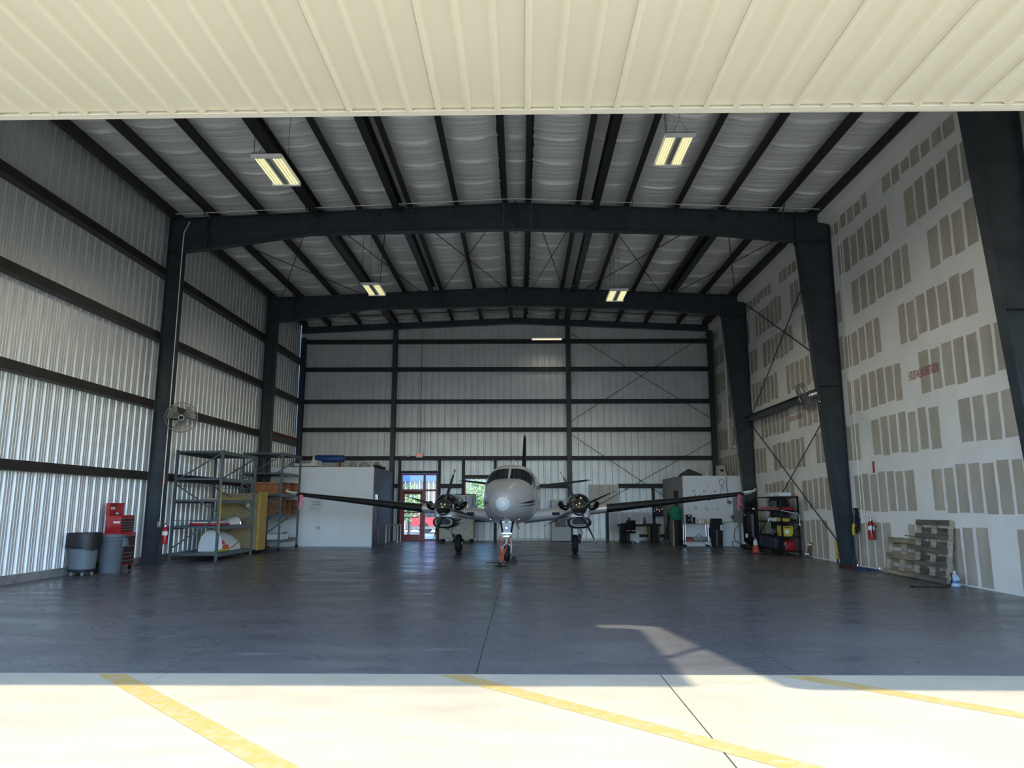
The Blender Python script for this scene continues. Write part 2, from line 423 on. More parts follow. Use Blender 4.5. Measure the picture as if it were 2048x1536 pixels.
# ---- right wall: taped drywall fire wall
wr = struct('wall_right')
MB().add([(wall_x(YF), YF, 0), (wall_x(YB), YB, 0), (wall_x(YB) + .22, YB, 0), (wall_x(YF) + .22, YF, 0),
          (wall_x(YF), YF, 10.2), (wall_x(YB), YB, 10.2), (wall_x(YB) + .22, YB, 10.2), (wall_x(YF) + .22, YF, 10.2)],
         [(0, 1, 5, 4), (1, 2, 6, 5), (2, 3, 7, 6), (3, 0, 4, 7), (4, 5, 6, 7), (0, 3, 2, 1)]).build('wallboard', DRY, wr)
rows = [(.03, 1.12, 17.0), (1.42, 2.36, 15.74), (2.75, 3.66, 14.55), (3.96, 4.87, 15.8), (5.22, 6.12, 16.57), (6.52, 7.43, 15.0), (7.78, 8.67, 15.75), (9.02, 9.40, 16.65)]
rd = random.Random(3)
for z0, z1, butt in rows:
    k = -2
    while butt + 3.66 * k > YF - 3.0: k -= 1
    while butt + 3.66 * k < YB:
        ya = butt + 3.66 * k + .35; yb = butt + 3.66 * (k + 1) - .35; k += 1
        ya = max(ya, YF + .15); yb = min(yb, YB - .15)
        if yb - ya < .3: continue
        mb = MB(); n = max(1, round((yb - ya) / .405)); st = (yb - ya) / n
        for i in range(n):
            w0 = .035 + rd.random() * .018 if i else 0; w1 = .035 + rd.random() * .018 if i < n - 1 else 0
            a0 = ya + i * st + w0; a1 = ya + (i + 1) * st - w1
            if i in (0, n - 1) and rd.random() < .5:             # first coat band beside the butt joint
                if i == 0: a0 += .10
                else: a1 -= .10
            zt = z1 + rd.uniform(-.05, .03); zb = z0 + (rd.uniform(-.03, .05) if z0 > .1 else 0)
            rowsn = 7; vs = []
            for q in range(rowsn):
                z = zb + (zt - zb) * q / (rowsn - 1)
                j0 = rd.uniform(-.009, .009); j1 = rd.uniform(-.009, .009)
                for yy in (a0 + j0, a1 + j1): vs.append((wall_x(yy) - .003, yy, z))
            mb.add(vs, [(2 * q, 2 * q + 1, 2 * q + 3, 2 * q + 2) for q in range(rowsn - 1)])
        mb.build('drywall_panel', PAPER, wr)
text_obj('stencil', '3 HOURS WALL NO PENETRATIONS', 1.2, .2, STEN, wr, (wall_x(15.9) - .008, 15.92, 4.33), (-.012, -1, 0), (0, 0, 1))
text_obj('stencil', '3 HOURS WALL NO PENETRATIONS', 1.2, .17, STEN, wr, (wall_x(23.5) - .008, 23.5, 4.27), (-.012, -1, 0), (0, 0, 1))
sf = MB()
sf.add([(wall_x(YF) + .01, YF, 9.5), (wall_x(YB) + .01, YB, 9.5), (wall_x(YB) - .30, YB, 9.56), (wall_x(YF) - .30, YF, 9.56),
        (wall_x(YF) + .01, YF, 9.8), (wall_x(YB) + .01, YB, 9.8), (wall_x(YB) - .30, YB, 9.8), (wall_x(YF) - .30, YF, 9.8)],
       [(0, 1, 5, 4), (1, 2, 6, 5), (2, 3, 7, 6), (3, 0, 4, 7), (4, 5, 6, 7), (0, 3, 2, 1)])
sf.build('soffit', DRY, wr)
MB().tube([(wall_x(18.75) - .02, 18.75, 9.4), (wall_x(18.75) - .02, 18.75, 1.1)], .012, 6).build('wall_conduit', DRY, wr)

# ---- back wall: liner sheets round the door and window openings, girts, posts, rods
wb = struct('wall_back')
DOOR = (-5.47, -3.78, 0, 2.98); WIN = (-2.58, -1.25, .95, 2.78)
def top_b(u): return roof_z(u) + .45
x = XL
while x < 9.1:
    x1 = min(x + .9144, 9.1)
    cuts = sorted(set([x, x1] + [c for c in (DOOR[0], DOOR[1], WIN[0], WIN[1]) if x < c < x1]))
    for a, b in zip(cuts, cuts[1:]):
        mid = (a + b) / 2; spans = [(0, None)]
        for o in (DOOR, WIN):
            if o[0] < mid < o[1]:
                spans = [(o[3], None)] + ([(0, o[2])] if o[2] > .1 else [])
        for z0, z1 in spans:
            sheet(MB(), (0, YB, 0), (1, 0, 0), (0, 0, 1), (0, 1, 0), a, b, z0, z1 if z1 else top_b, XL).build('wall_panel', GALV, wb)
    x = x1
posts = [(-10.12, 9.25), (-5.85, roof_z(-5.85)), (2.17, roof_z(2.17)), (8.72, roof_z(8.7) - .1)]
for px, pz in posts:
    m = MB(); m.bb(px - .1, px + .1, YB - .42, YB - .405, 0, pz); m.bb(px - .1, px + .1, YB - .2, YB - .185, 0, pz); m.bb(px - .006, px + .006, YB - .42, YB - .19, 0, pz)
    m.build('wind_post', STEEL, wb)
edges = [XL + .1, -5.95, 2.07, 8.7]; e2 = [-5.75, 2.27]
for z in (9.1, 7.78, 6.27, 4.97, 3.67):
    for a, b in ((XL + .12, -5.85), (-5.85, 2.17), (2.17, 8.75)):
        cgirt(MB(), (a, YB - .01, z), (b, YB - .01, z), .19, .19, (0, -1, 0)).build('girt', PURL, wb)
for a, b in ((-5.85, -5.53), (-3.72, -2.64), (-1.19, 2.17), (4.34, 6.6)):
    cgirt(MB(), (a, YB - .01, 2.42), (b, YB - .01, 2.42), .19, .19, (0, -1, 0)).build('girt', PURL, wb)
cgirt(MB(), (5.0, YB - .01, .22), (6.6, YB - .01, .22), .1, .12, (0, -1, 0)).build('girt', PURL, wb)
for xx, zt in ((-5.53, 3.67), (-3.72, 3.67), (-2.64, 3.67), (-1.19, 3.67), (3.84, 1.35), (5.92, 2.4)):
    MB().bb(xx - .055, xx + .055, YB - .2, YB - .02, 0, zt).build('jamb', PURL, wb)
for a, b, z in ((-5.47, -3.78, 3.04), (-2.58, -1.25, 2.85), (-2.58, -1.25, .88)):
    MB().bb(a, b, YB - .18, YB - .02, z - .06, z + .06).build('header', PURL, wb)
for p, q in (((2.3, 9.46), (8.75, 5.39)), ((2.3, 5.35), (8.75, 9.49)), ((2.3, 4.71), (6.7, 1.75)), ((3.3, 1.5), (8.75, 4.48))):
    MB().tube([(p[0], YB - .26, p[1]), (q[0], YB - .26, q[1])], .014, 6).build('brace_rod', PURL, wb)
for z in (.05,):
    MB().bb(-1.2, 3.8, YB - .05, YB - .005, .03, .10).build('base_angle', WHITE, wb)
MB().tube([(-4.62, YB - .2, 9.9), (-4.62, YB - .2, 3.9)], .012, 6).build('wall_conduit', PURL, wb)
m = MB()
zt = lambda xx: roof_z(xx) + .02
for xa, xb in ((XL + .15, RX), (RX, 8.75)):
    m.add([(xa, YB - .4, zt(xa)), (xb, YB - .4, zt(xb)), (xb, YB - .4, zt(xb) - .28), (xa, YB - .4, zt(xa) - .28),
           (xa, YB - .2, zt(xa)), (xb, YB - .2, zt(xb)), (xb, YB - .2, zt(xb) - .28), (xa, YB - .2, zt(xa) - .28)],
          [(0, 1, 2, 3), (4, 7, 6, 5), (0, 4, 5, 1), (3, 2, 6, 7), (0, 3, 7, 4), (1, 5, 6, 2)])
m.build('end_rafter', STEEL, wb)

# ---- red storefront door with transom and side light
d1 = struct('door_1')
def frame_rect(mb, x0, x1, z0, z1, w, y0, y1):
    mb.bb(x0, x0 + w, y0, y1, z0, z1); mb.bb(x1 - w, x1, y0, y1, z0, z1)
    mb.bb(x0 + w, x1 - w, y0, y1, z0, z0 + w); mb.bb(x0 + w, x1 - w, y0, y1, z1 - w, z1)
    return mb
dy0, dy1 = YB - .12, YB + .0
m = MB(); frame_rect(m, -5.46, -3.79, 0, 2.97, .07, dy0, dy1)
m.bb(-4.44, -4.34, dy0, dy1, .07, 2.90); m.bb(-5.39, -4.44, dy0, dy1, 2.18, 2.27); m.bb(-4.34, -3.86, dy0, dy1, 2.18, 2.27)
m.build('door_frame', REDF, d1)
m = MB(); m.bb(-5.39, -5.27, dy0 + .02, dy1 - .03, .02, 2.18); m.bb(-4.56, -4.44, dy0 + .02, dy1 - .03, .02, 2.18)
m.bb(-5.27, -4.56, dy0 + .02, dy1 - .03, .02, .27); m.bb(-5.27, -4.56, dy0 + .02, dy1 - .03, 2.04, 2.18); m.bb(-5.27, -4.56, dy0 + .02, dy1 - .03, 1.22, 1.27)
leaf = m.build('door_leaf', REDF, d1)
MB().tube([(-5.25, dy0 - .04, 1.02), (-4.6, dy0 - .04, 1.02)], .018, 8).build('push_bar', ALU, leaf)
MB().bb(-5.35, -4.5, dy0 - .05, dy0 + .03, 2.10, 2.15).build('door_closer', BLACK, leaf)
for a, b, c, d in ((-5.27, -4.56, .27, 1.22), (-5.27, -4.56, 1.27, 2.04), (-5.39, -4.44, 2.27, 2.90), (-4.34, -3.86, 2.27, 2.90), (-4.34, -3.86, .07, 2.18)):
    MB().bb(a, b, YB - .062, YB - .054, c, d).build('pane', GLASS, d1)
w1 = struct('window_1')
frame_rect(MB(), -2.58, -1.25, .95, 2.78, .06, YB - .1, YB).build('window_frame', REDF, w1)
MB().bb(-2.52, -1.31, YB - .06, YB - .052, 1.01, 2.72).build('pane', GLASS, w1)

# ---- ceiling: outer deck, sagging insulation, purlins, deep struts, rods
ce = struct('ceiling')
for xa, xb in ((XL - .25, RX), (RX, 9.2)):
    za, zb = roof_z(xa) + .42, roof_z(xb) + .42
    MB().add([(xa, YF - .1, za), (xb, YF - .1, zb), (xb, YB + .2, zb), (xa, YB + .2, za),
              (xa, YF - .1, za + .05), (xb, YF - .1, zb + .05), (xb, YB + .2, zb + .05), (xa, YB + .2, za + .05)],
             [(0, 3, 2, 1), (4, 5, 6, 7), (0, 1, 5, 4), (2, 3, 7, 6), (0, 4, 7, 3), (1, 2, 6, 5)]).build('roof_deck', GALV, ce)
PX = [-8.97, -7.55, -6.1, -4.73, -3.25, -1.92, -0.52, 0.26, 1.70, 3.1, 4.52, 5.82, 7.32]
EL, ER = -10.08, 8.5
unit = MB(); unit.bb(-.005, .005, 0, 1, 0, .32); unit.bb(-.005, .135, 0, 1, 0, .008); unit.bb(-.12, .005, 0, 1, .312, .32); unit.bb(.128, .135, 0, 1, 0, .04)
um = unit.mesh('purlin'); um.materials.append(PURL)
for pxx in PX:
    for a, b in zip(ysp, ysp[1:]):
        o = link('purlin', um, ce, (pxx, a, roof_z(pxx))); o.scale = ((1 if pxx < RX else -1), b - a - .01, 1)
for ex, s in ((EL, 1), (ER, -1)):
    for a, b in zip(ysp, ysp[1:]):
        m = MB(); z = roof_z(ex)
        m.bb(ex - .01, ex + .01, a, b, z - .02, z + .34); m.bb(ex, ex + s * .12, a, b, z - .02, z - .008); m.bb(ex - s * .02, ex - s * .3, a, b, z + .28, z + .33)
        m.build('eave_strut', PURL, ce)
def deep(xx, a, b):
    z = roof_z(xx); m = MB()
    m.bb(xx - .1, xx + .1, a, b, z - .16, z - .145); m.bb(xx - .1, xx + .1, a, b, z + .14, z + .155); m.bb(xx - .006, xx + .006, a, b, z - .15, z + .15)
    m.build('strut_beam', STEEL if a > 12 else PURL, ce)
for xx, spans in ((-5.85, (0, 1, 2, 3)), (-3.52, (0, 1, 2)), (2.12, (0, 1, 2, 3)), (5.95, (2,))):
    for k in spans: deep(xx, ysp[k] + .14, ysp[k + 1] - .14)
rn = random.Random(11)
xs = [EL] + PX + [ER]
NY = 620
seams = []; yy = YF + .4
while yy < YB: seams.append(yy); yy += 1.22 + rn.uniform(-.1, .1)
for k in range(len(xs) - 1):
    xa, xb = xs[k], xs[k + 1]; NX = 7; vs = []; L = YB - YF
    for j in range(NY + 1):
        y = YF + L * j / NY
        w = noise.noise(Vector((k * 3.7, y * 5.0, 0))) * .020 + noise.noise(Vector((k * 1.3, y * 13.0, 4))) * .012
        sd = min(abs(y - s - .06 * math.sin(k * 2.1 + s)) for s in seams)
        fold = .06 * math.exp(-(sd / .035) ** 2)
        for i in range(NX + 1):
            u = i / NX; x = xa + (xb - xa) * u
            sag = 4 * u * (1 - u)
            lo = noise.noise(Vector((x * 1.1, y * 1.3, 9))) * .02
            cur = noise.noise(Vector((k * 3.7, (y + .05 * sag) * 6.0, 2))) * .018
            vs.append((x, y, roof_z(x) + .325 - (.075 + lo) * sag + (w + cur) * sag ** .5 - fold * (.1 + .9 * sag)))
    n = NX + 1
    MB().add(vs, [(j * n + i, j * n + i + 1, (j + 1) * n + i + 1, (j + 1) * n + i) for j in range(NY) for i in range(NX)], True).build('insulation_blanket', INSUL, ce)
for xa, xb in ((-9.6, -6.15), (-5.7, -3.9), (-3.2, -.55), (.4, 1.7), (2.35, 5.6), (5.95, 8.5)):
    for p, q in ((xa, xb), (xb, xa)):
        MB().tube([(p, FRAMES[1] + .1, roof_z(p) - .1), (q, FRAMES[2] - .1, roof_z(q) - .1)], .013, 6).build('brace_rod', PURL, ce)
for yy, zo in ((FRAMES[1] - .45, -.03), (28.6, -.1), (30.2, -.1)):
    MB().tube([(xx, yy, roof_z(xx) + zo) for xx in (-9.8, -5, RX, 4, 8.4)], .010 if yy < 20 else .018, 6).build('conduit', DRY if yy < 20 else PURL, ce)

# ---- rigid steel frames
def ibeam_rafter(mb, pts_top, pts_bot, y, fw):
    """web between two polylines of equal length, flanges along both"""
    n = len(pts_top)
    vs = [(p[0], y - .006, p[1]) for p in pts_bot] + [(p[0], y - .006, p[1]) for p in pts_top] + \
         [(p[0], y + .006, p[1]) for p in pts_bot] + [(p[0], y + .006, p[1]) for p in pts_top]
    fs = []
    for k in range(n - 1):
        fs += [(k, k + 1, n + k + 1, n + k), (2 * n + k, 3 * n + k, 3 * n + k + 1, 2 * n + k + 1)]
    mb.add(vs, fs)
    for pts in (pts_top, pts_bot):
        for a, b in zip(pts, pts[1:]): mb.bar((a[0], y, a[1]), (b[0], y, b[1]), fw, .022)
    return mb
def steel_frame(y, label):
    dx = wall_x(y) - 8.78
    t = thing('portal_frame', label, 'steel frame', (0, y, 0), 0, 'rigid frames of the hangar')
    lt = lambda x: (x, roof_z(x) - .012)
    bl = [(-10.13, 8.72), (-9.0, 8.83), (-7.6, 9.05), (-6.1, 9.27), (-3, 9.33), (RX, 9.39)]
    ibeam_rafter(MB(), [lt(p[0]) for p in bl], bl, 0, .24).build('rafter', STEEL, t)
    br = [(RX, 9.39), (3, 9.30), (5.7, 9.2), (7.82 + dx, 8.98)]
    m = ibeam_rafter(MB(), [lt(p[0]) for p in br], br, 0, .24)
    xo = 8.78 + dx
    m.add([(7.82 + dx, -.006, 8.98), (xo - .02, -.006, 8.98), (xo - .02, -.006, roof_z(xo) - .1), (xo - .32, -.006, roof_z(xo)), (7.82 + dx, -.006, roof_z(7.82))], [(0, 1, 2, 3, 4)])
    m.bar((7.82 + dx, 0, roof_z(7.82)), (xo - .3, 0, roof_z(xo)), .24, .022); m.bar((7.82 + dx, 0, 8.98), (xo - .02, 0, 8.98), .24, .02)
    m.build('rafter', STEEL, t)
    m = MB(); m.bb(-10.135, -10.115, -.12, .12, 0, 9.7); m.bb(-9.72, -9.70, -.12, .12, 0, 8.78); m.bb(-10.12, -9.71, -.006, .006, 0, 8.72)
    m.bb(-10.2, -9.62, -.16, .16, 0, .025)
    m.build('column', STEEL, t)
    m = MB()
    xi = lambda z: 7.82 + dx + (8.98 - z) / 8.98 * .63
    m.add([(xi(0), -.006, 0), (xo - .01, -.006, 0), (xo - .01, -.006, 8.97), (xi(8.98), -.006, 8.97),
           (xi(0), .006, 0), (xo - .01, .006, 0), (xo - .01, .006, 8.97), (xi(8.98), .006, 8.97)], [(0, 1, 2, 3), (7, 6, 5, 4)])
    m.bar((xi(0), 0, 0), (xi(8.98), 0, 8.98), .24, .02, (1, 0, 0)); m.bar((xo - .03, 0, 0), (xo - .03, 0, 9.45), .24, .02, (1, 0, 0))
    m.bb(xi(4.8), xo - .02, -.12, .12, 4.79, 4.81)
    m.bb(xi(0) - .05, xo, -.16, .16, 0, .025)
    m.build('column', STEEL, t)
    for sx, z0, z1 in ((-9.02, 8.83, roof_z(-9.0)), (7.80 + dx, 8.9, roof_z(7.8) + .03)):
        MB().bb(sx - .012, sx + .012, -.12, .12, z0, z1).build('stiffener', STEEL, t)
    MB().bb(RX - .02, RX + .02, -.13, .13, 9.33, 10.22).build('splice_plate', STEEL, t)
    for bx in (-8.97, -6.1, -3.25, -.52, .26, 3.1, 7.32):
        zb = 9.27 if abs(bx) < 6.2 else 8.95
        MB().bar((bx + .03, -.62, roof_z(bx) + .02), (bx + .03, -.10, zb + .06), .06, .012, (1, 0, 0)).build('flange_brace', STEEL, t)
    for bx in (-4.1, -3.05, -.55, .3, 1.62, 2.6, 5.5, 6.3):
        MB().lathe([(.045, -.03), (.045, -.012), (.02, -.012), (.02, -.05)], (bx, 0, roof_z(bx) - .14), 'y', 10).build('brace_washer', PURL, t)
    return t
steel_frame(FRAMES[0], 'dark steel frame nearest the open door with tapered column in front of the taped drywall')
steel_frame(FRAMES[1], 'dark steel frame carrying the round wall fan and fire extinguisher on its column')
steel_frame(FRAMES[2], 'dark steel frame nearest the back wall beyond the grey rack')

# fire wall bracing between the second and third frame
wxm = wall_x(23) - .22
for p, q in (((27.2, 9.4), (19.6, 5.35)), ((27.2, 4.9), (19.6, 9.3)), ((27.2, 4.6), (19.6, .25)), ((19.6, 4.5), (27.2, .4))):
    MB().tube([(wall_x(p[0]) - .09, p[0], p[1]), (wall_x(q[0]) - .09, q[0], q[1])], .016, 6).build('brace_rod', PURL, wr)
m = MB(); m.bb(wxm - .1, wxm + .06, 19.5, 27.3, 4.68, 4.70); m.bb(wxm - .1, wxm + .06, 19.5, 27.3, 4.88, 4.90); m.bb(wxm - .03, wxm - .015, 19.5, 27.3, 4.69, 4.89)
m.build('wall_strut', STEEL, wr)
MB().tube([(8.82, 30.2, 9.7), (8.82, 30.2, 4.15), (8.82, 30.1, 3.98), (8.80, 29.9, 3.93), (8.72, 29.2, 3.93)], .055, 10).build('drain_pipe', OFFW, wr)

# ---- front wall over and beside the opening, neighbour's front
wf = struct('wall_front')
for a, b, z0, z1 in ((-16, 24, 5.78, 10.6), (-16, -10.35, 0, 5.78), (9.0, 9.3, 0, 5.6)):
    MB().bb(a, b, YF - .04, YF + .1, z0, z1).build('front_cladding', BEIGE, wf)

# ================================================================ open bifold door over the opening
def bifold(label, x0, x1, z_in, z_out, seal_to):
    t = thing('bifold_door', label, 'hangar door', (x0, 6.74, z_in))
    L = 2.86; tilt = (z_out - z_in) / L; w = x1 - x0
    dirv = Vector((0, -1, tilt)).normalized(); nrm = Vector((0, -tilt, -1)).normalized()
    k = 0; u = 0.0
    sm = None
    while u < w - .01:
        u1 = min(u + .9144, w)
        sheet(MB(), (u, 0, 0), (1, 0, 0), dirv, nrm, 0, u1 - u, .03, L, 0, DOOR_RIB).build('door_panel', BEIGE, t)
        m = MB()
        for r in range(7):
            for du in ((.152, .457, .762) if r % 3 == 0 else (.152,)):
                if u + du < w: m.lathe([(.011, 0), (.011, .010), (.004, .014)], tuple(Vector((u + du - .01, 0, 0)) + dirv * (.30 + r * .40) + nrm * .036), 'z', 6)
        # lap edge of each panel
        m.bar(Vector((u + .118, 0, 0)) + dirv * .03 + nrm * .02, Vector((u + .118, 0, 0)) + dirv * L + nrm * .02, 0.003, .004)
        m.build('lap_screws', SCREW, t)
        u = u1
    m = MB()
    m.bb(0, w, -.02, .035, -.045, .13); m.bb(0, w, -.05, -.02, -.045, -.036)
    m.build('edge_trim', BEIGE_T, t)
    MB().bar(Vector((0, 0, .07)) + dirv * L, Vector((w, 0, .07)) + dirv * L, .08, .16).build('hinge_rail', BEIGE_T, t)
    m = MB()
    m.add([Vector((0, 0, .10)) + dirv * .0, Vector((w, 0, .10)), Vector((w, 0, .10)) + dirv * L, Vector((0, 0, .10)) + dirv * L], [(0, 1, 2, 3)])
    m.build('inner_skin', GALV, t)
    m = MB()
    m.add([(0, .27, .34), (w - .02, .27, .34), Vector((w - .02, 0, .17)) + dirv * L, Vector((0, 0, .17)) + dirv * L], [(0, 1, 2, 3)])
    m.build('upper_leaf', BEIGE, t)
    MB().bb(0, seal_to - x0, .03, .30, .14, .17).build('rubber_seal', RUBBER, t)
    return t
bd = bifold('open beige ribbed bifold hangar door overhead in front of the steel frames', -13.8, 8.6, 5.60, 5.60, 7.95)
bd.rotation_euler = (0, -0.004, 0); bd.location.z -= 0.058
MB().bar((8.5 + 13.8, -1.95, .04), (9.36 + 13.8, -1.02, .04), .05, .05).build('latch_arm', PURL, bd)
bifold('beige ribbed bifold door of the next hangar beyond the fire wall', 9.36, 20, 5.66, 5.40, 20)

# ================================================================ lamps
def lamp_light(t, spots, watt):
    for sp_ in spots:
        pl = bpy.data.lights.new('lamp_light', 'SPOT'); pl.spot_size = math.radians(178); pl.spot_blend = .5; pl.energy = watt; pl.color = (1.0, 0.92, 0.74); pl.shadow_soft_size = 0
        lo = bpy.data.objects.new('lamp_light', pl); C.objects.link(lo); lo.parent = t; lo.location = sp_
def fixture(name, label, loc, tubes, group):
    t = thing(name, label, 'ceiling lamp', loc, 0, group)
    W, L = .56, 1.2
    m = MB(); m.bb(-W / 2, W / 2, 0, .05, -.02, .07); m.bb(-W / 2, W / 2, L - .05, L, -.02, .07); m.bb(-W / 2, W / 2, 0, L, .055, .07)
    m.build('housing', WHITE, t)
    m = MB(); m.bb(-.045, .045, .05, L - .05, 0, .06); m.build('ballast_cover', GREYL, t)
    for s in (-1, 1):
        for k in range(tubes):
            x = s * (.075 + (W / 2 - .10) * (k + .5) / tubes * 1.0)
            MB().tube([(x, .05, .012), (x, L - .05, .012)], .0155, 8).build('lamp_tube', TUBE, t)
    zc = roof_z(loc[0]) - loc[2]
    for yy in (.02, L - .02):
        MB().tube([(-.14, yy, .06), (0, yy, .36), (.14, yy, .06)], .004, 5).tube([(0, yy, .355), (0, yy, zc)], .004, 5).build('hanging_wire', PURL, t)
    MB().tube([(-W / 2 + .02, .1, .06), (-W / 2 + .02, .1, zc)], .006, 5).build('power_cord', PURL, t)
    lamp_light(t, ((-.13, L * .25, -.03), (.13, L * .25, -.03), (-.13, L * .75, -.03), (.13, L * .75, -.03)), 20)
    return t
fixture('high_bay_lamp', 'six-tube fluorescent high bay lamp nearer the open door, on the ribbed metal wall side', (-4.67, 12.05, 7.86), 3, 'high bay lamps')
fixture('high_bay_lamp', 'eight-tube fluorescent high bay lamp nearer the open door, on the drywall side', (2.98, 12.3, 8.36), 4, 'high bay lamps')
fixture('high_bay_lamp', 'six-tube fluorescent high bay lamp under the braced roof bay, on the grey rack side', (-4.67, 21.0, 8.28), 3, 'high bay lamps')
fixture('high_bay_lamp', 'eight-tube fluorescent high bay lamp under the braced roof bay, on the drywall side', (3.02, 21.0, 8.06), 4, 'high bay lamps')
t = thing('strip_lamp', 'white two-tube strip lamp hanging before the back wall', 'ceiling lamp', (1.13, 30.5, 8.72))
MB().bevbox(-.68, .68, -.1, .1, .06, .13, .01).build('housing', WHITE, t)
for yy in (-.06, .06):
    MB().tube([(-.64, yy, .04), (.64, yy, .04)], .022, 8).build('lamp_tube', TUBE2, t)
for xx in (-.67, .67): MB().bb(xx - .02, xx + .02, -.1, .1, .0, .13).build('end_cap', WHITE, t)
for xx in (-.55, .55): MB().tube([(xx, 0, .12), (xx, 0, roof_z(1.1) - 8.72)], .006, 5).build('hanging_wire', PURL, t)
lamp_light(t, ((-.3, 0, .0), (.3, 0, .0)), 4)

# ================================================================ the aircraft
PLANE_W = M('aircraft_white', (0.66, 0.665, 0.66), 0.22, 0, 0.03, 1.5, coat=0.5)
PLANE_K = M('aircraft_black', (0.010, 0.010, 0.012), 0.16, 0, 0.2, coat=0.6)
BOOT = M('deice_boot', (0.012, 0.012, 0.013), 0.5, 0, 0.3)
RADOME = M('pale_nose_cap', (0.80, 0.83, 0.84), 0.3, 0, 0.02)
DCHROME = M('dark_polished_metal', (0.40, 0.38, 0.35), 0.22, 1.0, 0.1)
BRONZE = M('heat_stained_exhaust', (0.07, 0.06, 0.05), 0.2, 1.0, 0.25)
GEARW = M('gear_white', (0.62, 0.66, 0.68), 0.35, 0, 0.08)

plane = thing('airplane', 'white twin-propeller airplane with black engine cowls parked nose out in the hangar', 'airplane', (-.17, 24.3, 0), math.radians(-3.7))
AY = 5.3                                         # main wheels lie this far behind the nose tip
SEC = [(0, .02, 1.60, .02, .02, 2), (.04, .11, 1.60, .11, .11, 2), (.15, .20, 1.60, .20, .20, 2), (.35, .30, 1.61, .29, .30, 2), (.7, .43, 1.62, .41, .42, 2.1),
       (1.2, .57, 1.64, .52, .52, 2.3), (1.7, .68, 1.67, .60, .60, 2.5), (2.15, .745, 1.70, .65, .66, 2.75), (2.4, .76, 1.72, .76, .69, 2.85), (2.7, .775, 1.75, .90, .73, 2.9),
       (3.0, .785, 1.78, .98, .76, 2.9), (3.4, .79, 1.80, 1.01, .79, 2.8), (4.2, .79, 1.80, 1.01, .80, 2.7), (6.2, .79, 1.80, 1.01, .80, 2.6), (7.4, .70, 1.85, .98, .70, 2.3),
       (8.6, .46, 1.98, .72, .55, 2.2), (9.8, .22, 2.12, .40, .32, 2.1), (10.45, .06, 2.22, .14, .12, 2)]
def sec_at(s):
    s = min(max(s, 0), SEC[-1][0])
    for i in range(len(SEC) - 1):
        a, b = SEC[i], SEC[i + 1]
        if a[0] <= s <= b[0]:
            u = (s - a[0]) / (b[0] - a[0]); p = SEC[i - 1] if i else a; n = SEC[i + 2] if i + 2 < len(SEC) else b
            out = []
            for k in range(1, 6):
                h = b[0] - a[0]
                m0 = (b[k] - p[k]) / max(1e-6, b[0] - p[0]) * h; m1 = (n[k] - a[k]) / max(1e-6, n[0] - a[0]) * h
                out.append((2 * u ** 3 - 3 * u * u + 1) * a[k] + (u ** 3 - 2 * u * u + u) * m0 + (-2 * u ** 3 + 3 * u * u) * b[k] + (u ** 3 - u * u) * m1)
            return out
def fus(s, th, off=0.0):
    """point on the fuselage skin, th from the top, clockwise seen from the front"""
    hw, zc, upz, dn, n = sec_at(s)
    cx, cz = math.sin(th), math.cos(th)
    x = (hw + off) * math.copysign(abs(cx) ** (2 / n), cx); z = math.copysign(abs(cz) ** (2 / n), cz)
    return Vector((x, s - AY, zc + z * ((upz if z > 0 else dn) + off)))
NR = 44
ss = [0, .015, .04, .09, .15, .25, .35, .5, .7] + [.9 + .15 * k for k in range(14)] + [3.1 + .35 * k for k in range(21)] + [10.45]
rings = [[fus(s, 2 * PI * k / NR) for k in range(NR)] for s in ss]
def fus_mat():
    m = bpy.data.materials.new('aircraft_skin_with_stripes'); m.use_nodes = True
    nt = m.node_tree; b = nt.nodes['Principled BSDF']; tc = nt.nodes.new('ShaderNodeTexCoord'); sp = nt.nodes.new('ShaderNodeSeparateXYZ')
    nt.links.new(tc.outputs['Object'], sp.inputs[0])
    def math_(op, a, bv=None, c=None):
        n = nt.nodes.new('ShaderNodeMath'); n.operation = op
        for i, v in enumerate((a, bv, c)):
            if v is None: continue
            if isinstance(v, (int, float)): n.inputs[i].default_value = v
            else: nt.links.new(v, n.inputs[i])
        return n.outputs[0]
    # two dark cheat lines that rise slowly towards the tail and taper out at the nose
    s = math_('ADD', sp.outputs['Y'], AY)
    masks = []
    for z0, slope, w in ((1.58, .045, .05), (1.505, .035, .028)):
        c = math_('MULTIPLY_ADD', s, slope, z0)
        d = math_('ABSOLUTE', math_('SUBTRACT', sp.outputs['Z'], c))
        wid = math_('MINIMUM', math_('MULTIPLY', math_('SUBTRACT', s, .55), w * .6), w)
        masks.append(math_('LESS_THAN', d, wid))
    msk = math_('MAXIMUM', masks[0], masks[1])
    mx = nt.nodes.new('ShaderNodeMixRGB'); mx.inputs[1].default_value = (0.66, 0.665, 0.66, 1); mx.inputs[2].default_value = (0.015, 0.017, 0.022, 1)
    nt.links.new(msk, mx.inputs[0]); nt.links.new(mx.outputs[0], b.inputs['Base Color'])
    b.inputs['Roughness'].default_value = 0.24; b.inputs['Coat Weight'].default_value = 0.5
    return m
MB().loft(rings).build('fuselage', fus_mat(), plane)
MB().loft([[fus(s, 2 * PI * k / 24, .004) for k in range(24)] for s in (0, .02, .05, .09, .12)]).build('nose_cap', RADOME, plane)
sr = [fus(.42, 2 * PI * k / 32, .002) for k in range(33)]
MB().tube(sr, .004, 5, cap=False).build('nose_seam', M('seam_grey', (.40, .41, .41), .4), plane)
def patch(name, fn, nu, nv, mat, parent):
    vs = [fn(i / nu, j / nv) for j in range(nv + 1) for i in range(nu + 1)]; n = nu + 1
    return MB().add(vs, [(j * n + i, j * n + i + 1, (j + 1) * n + i + 1, (j + 1) * n + i) for j in range(nv) for i in range(nu)], True).build(name, mat, parent)
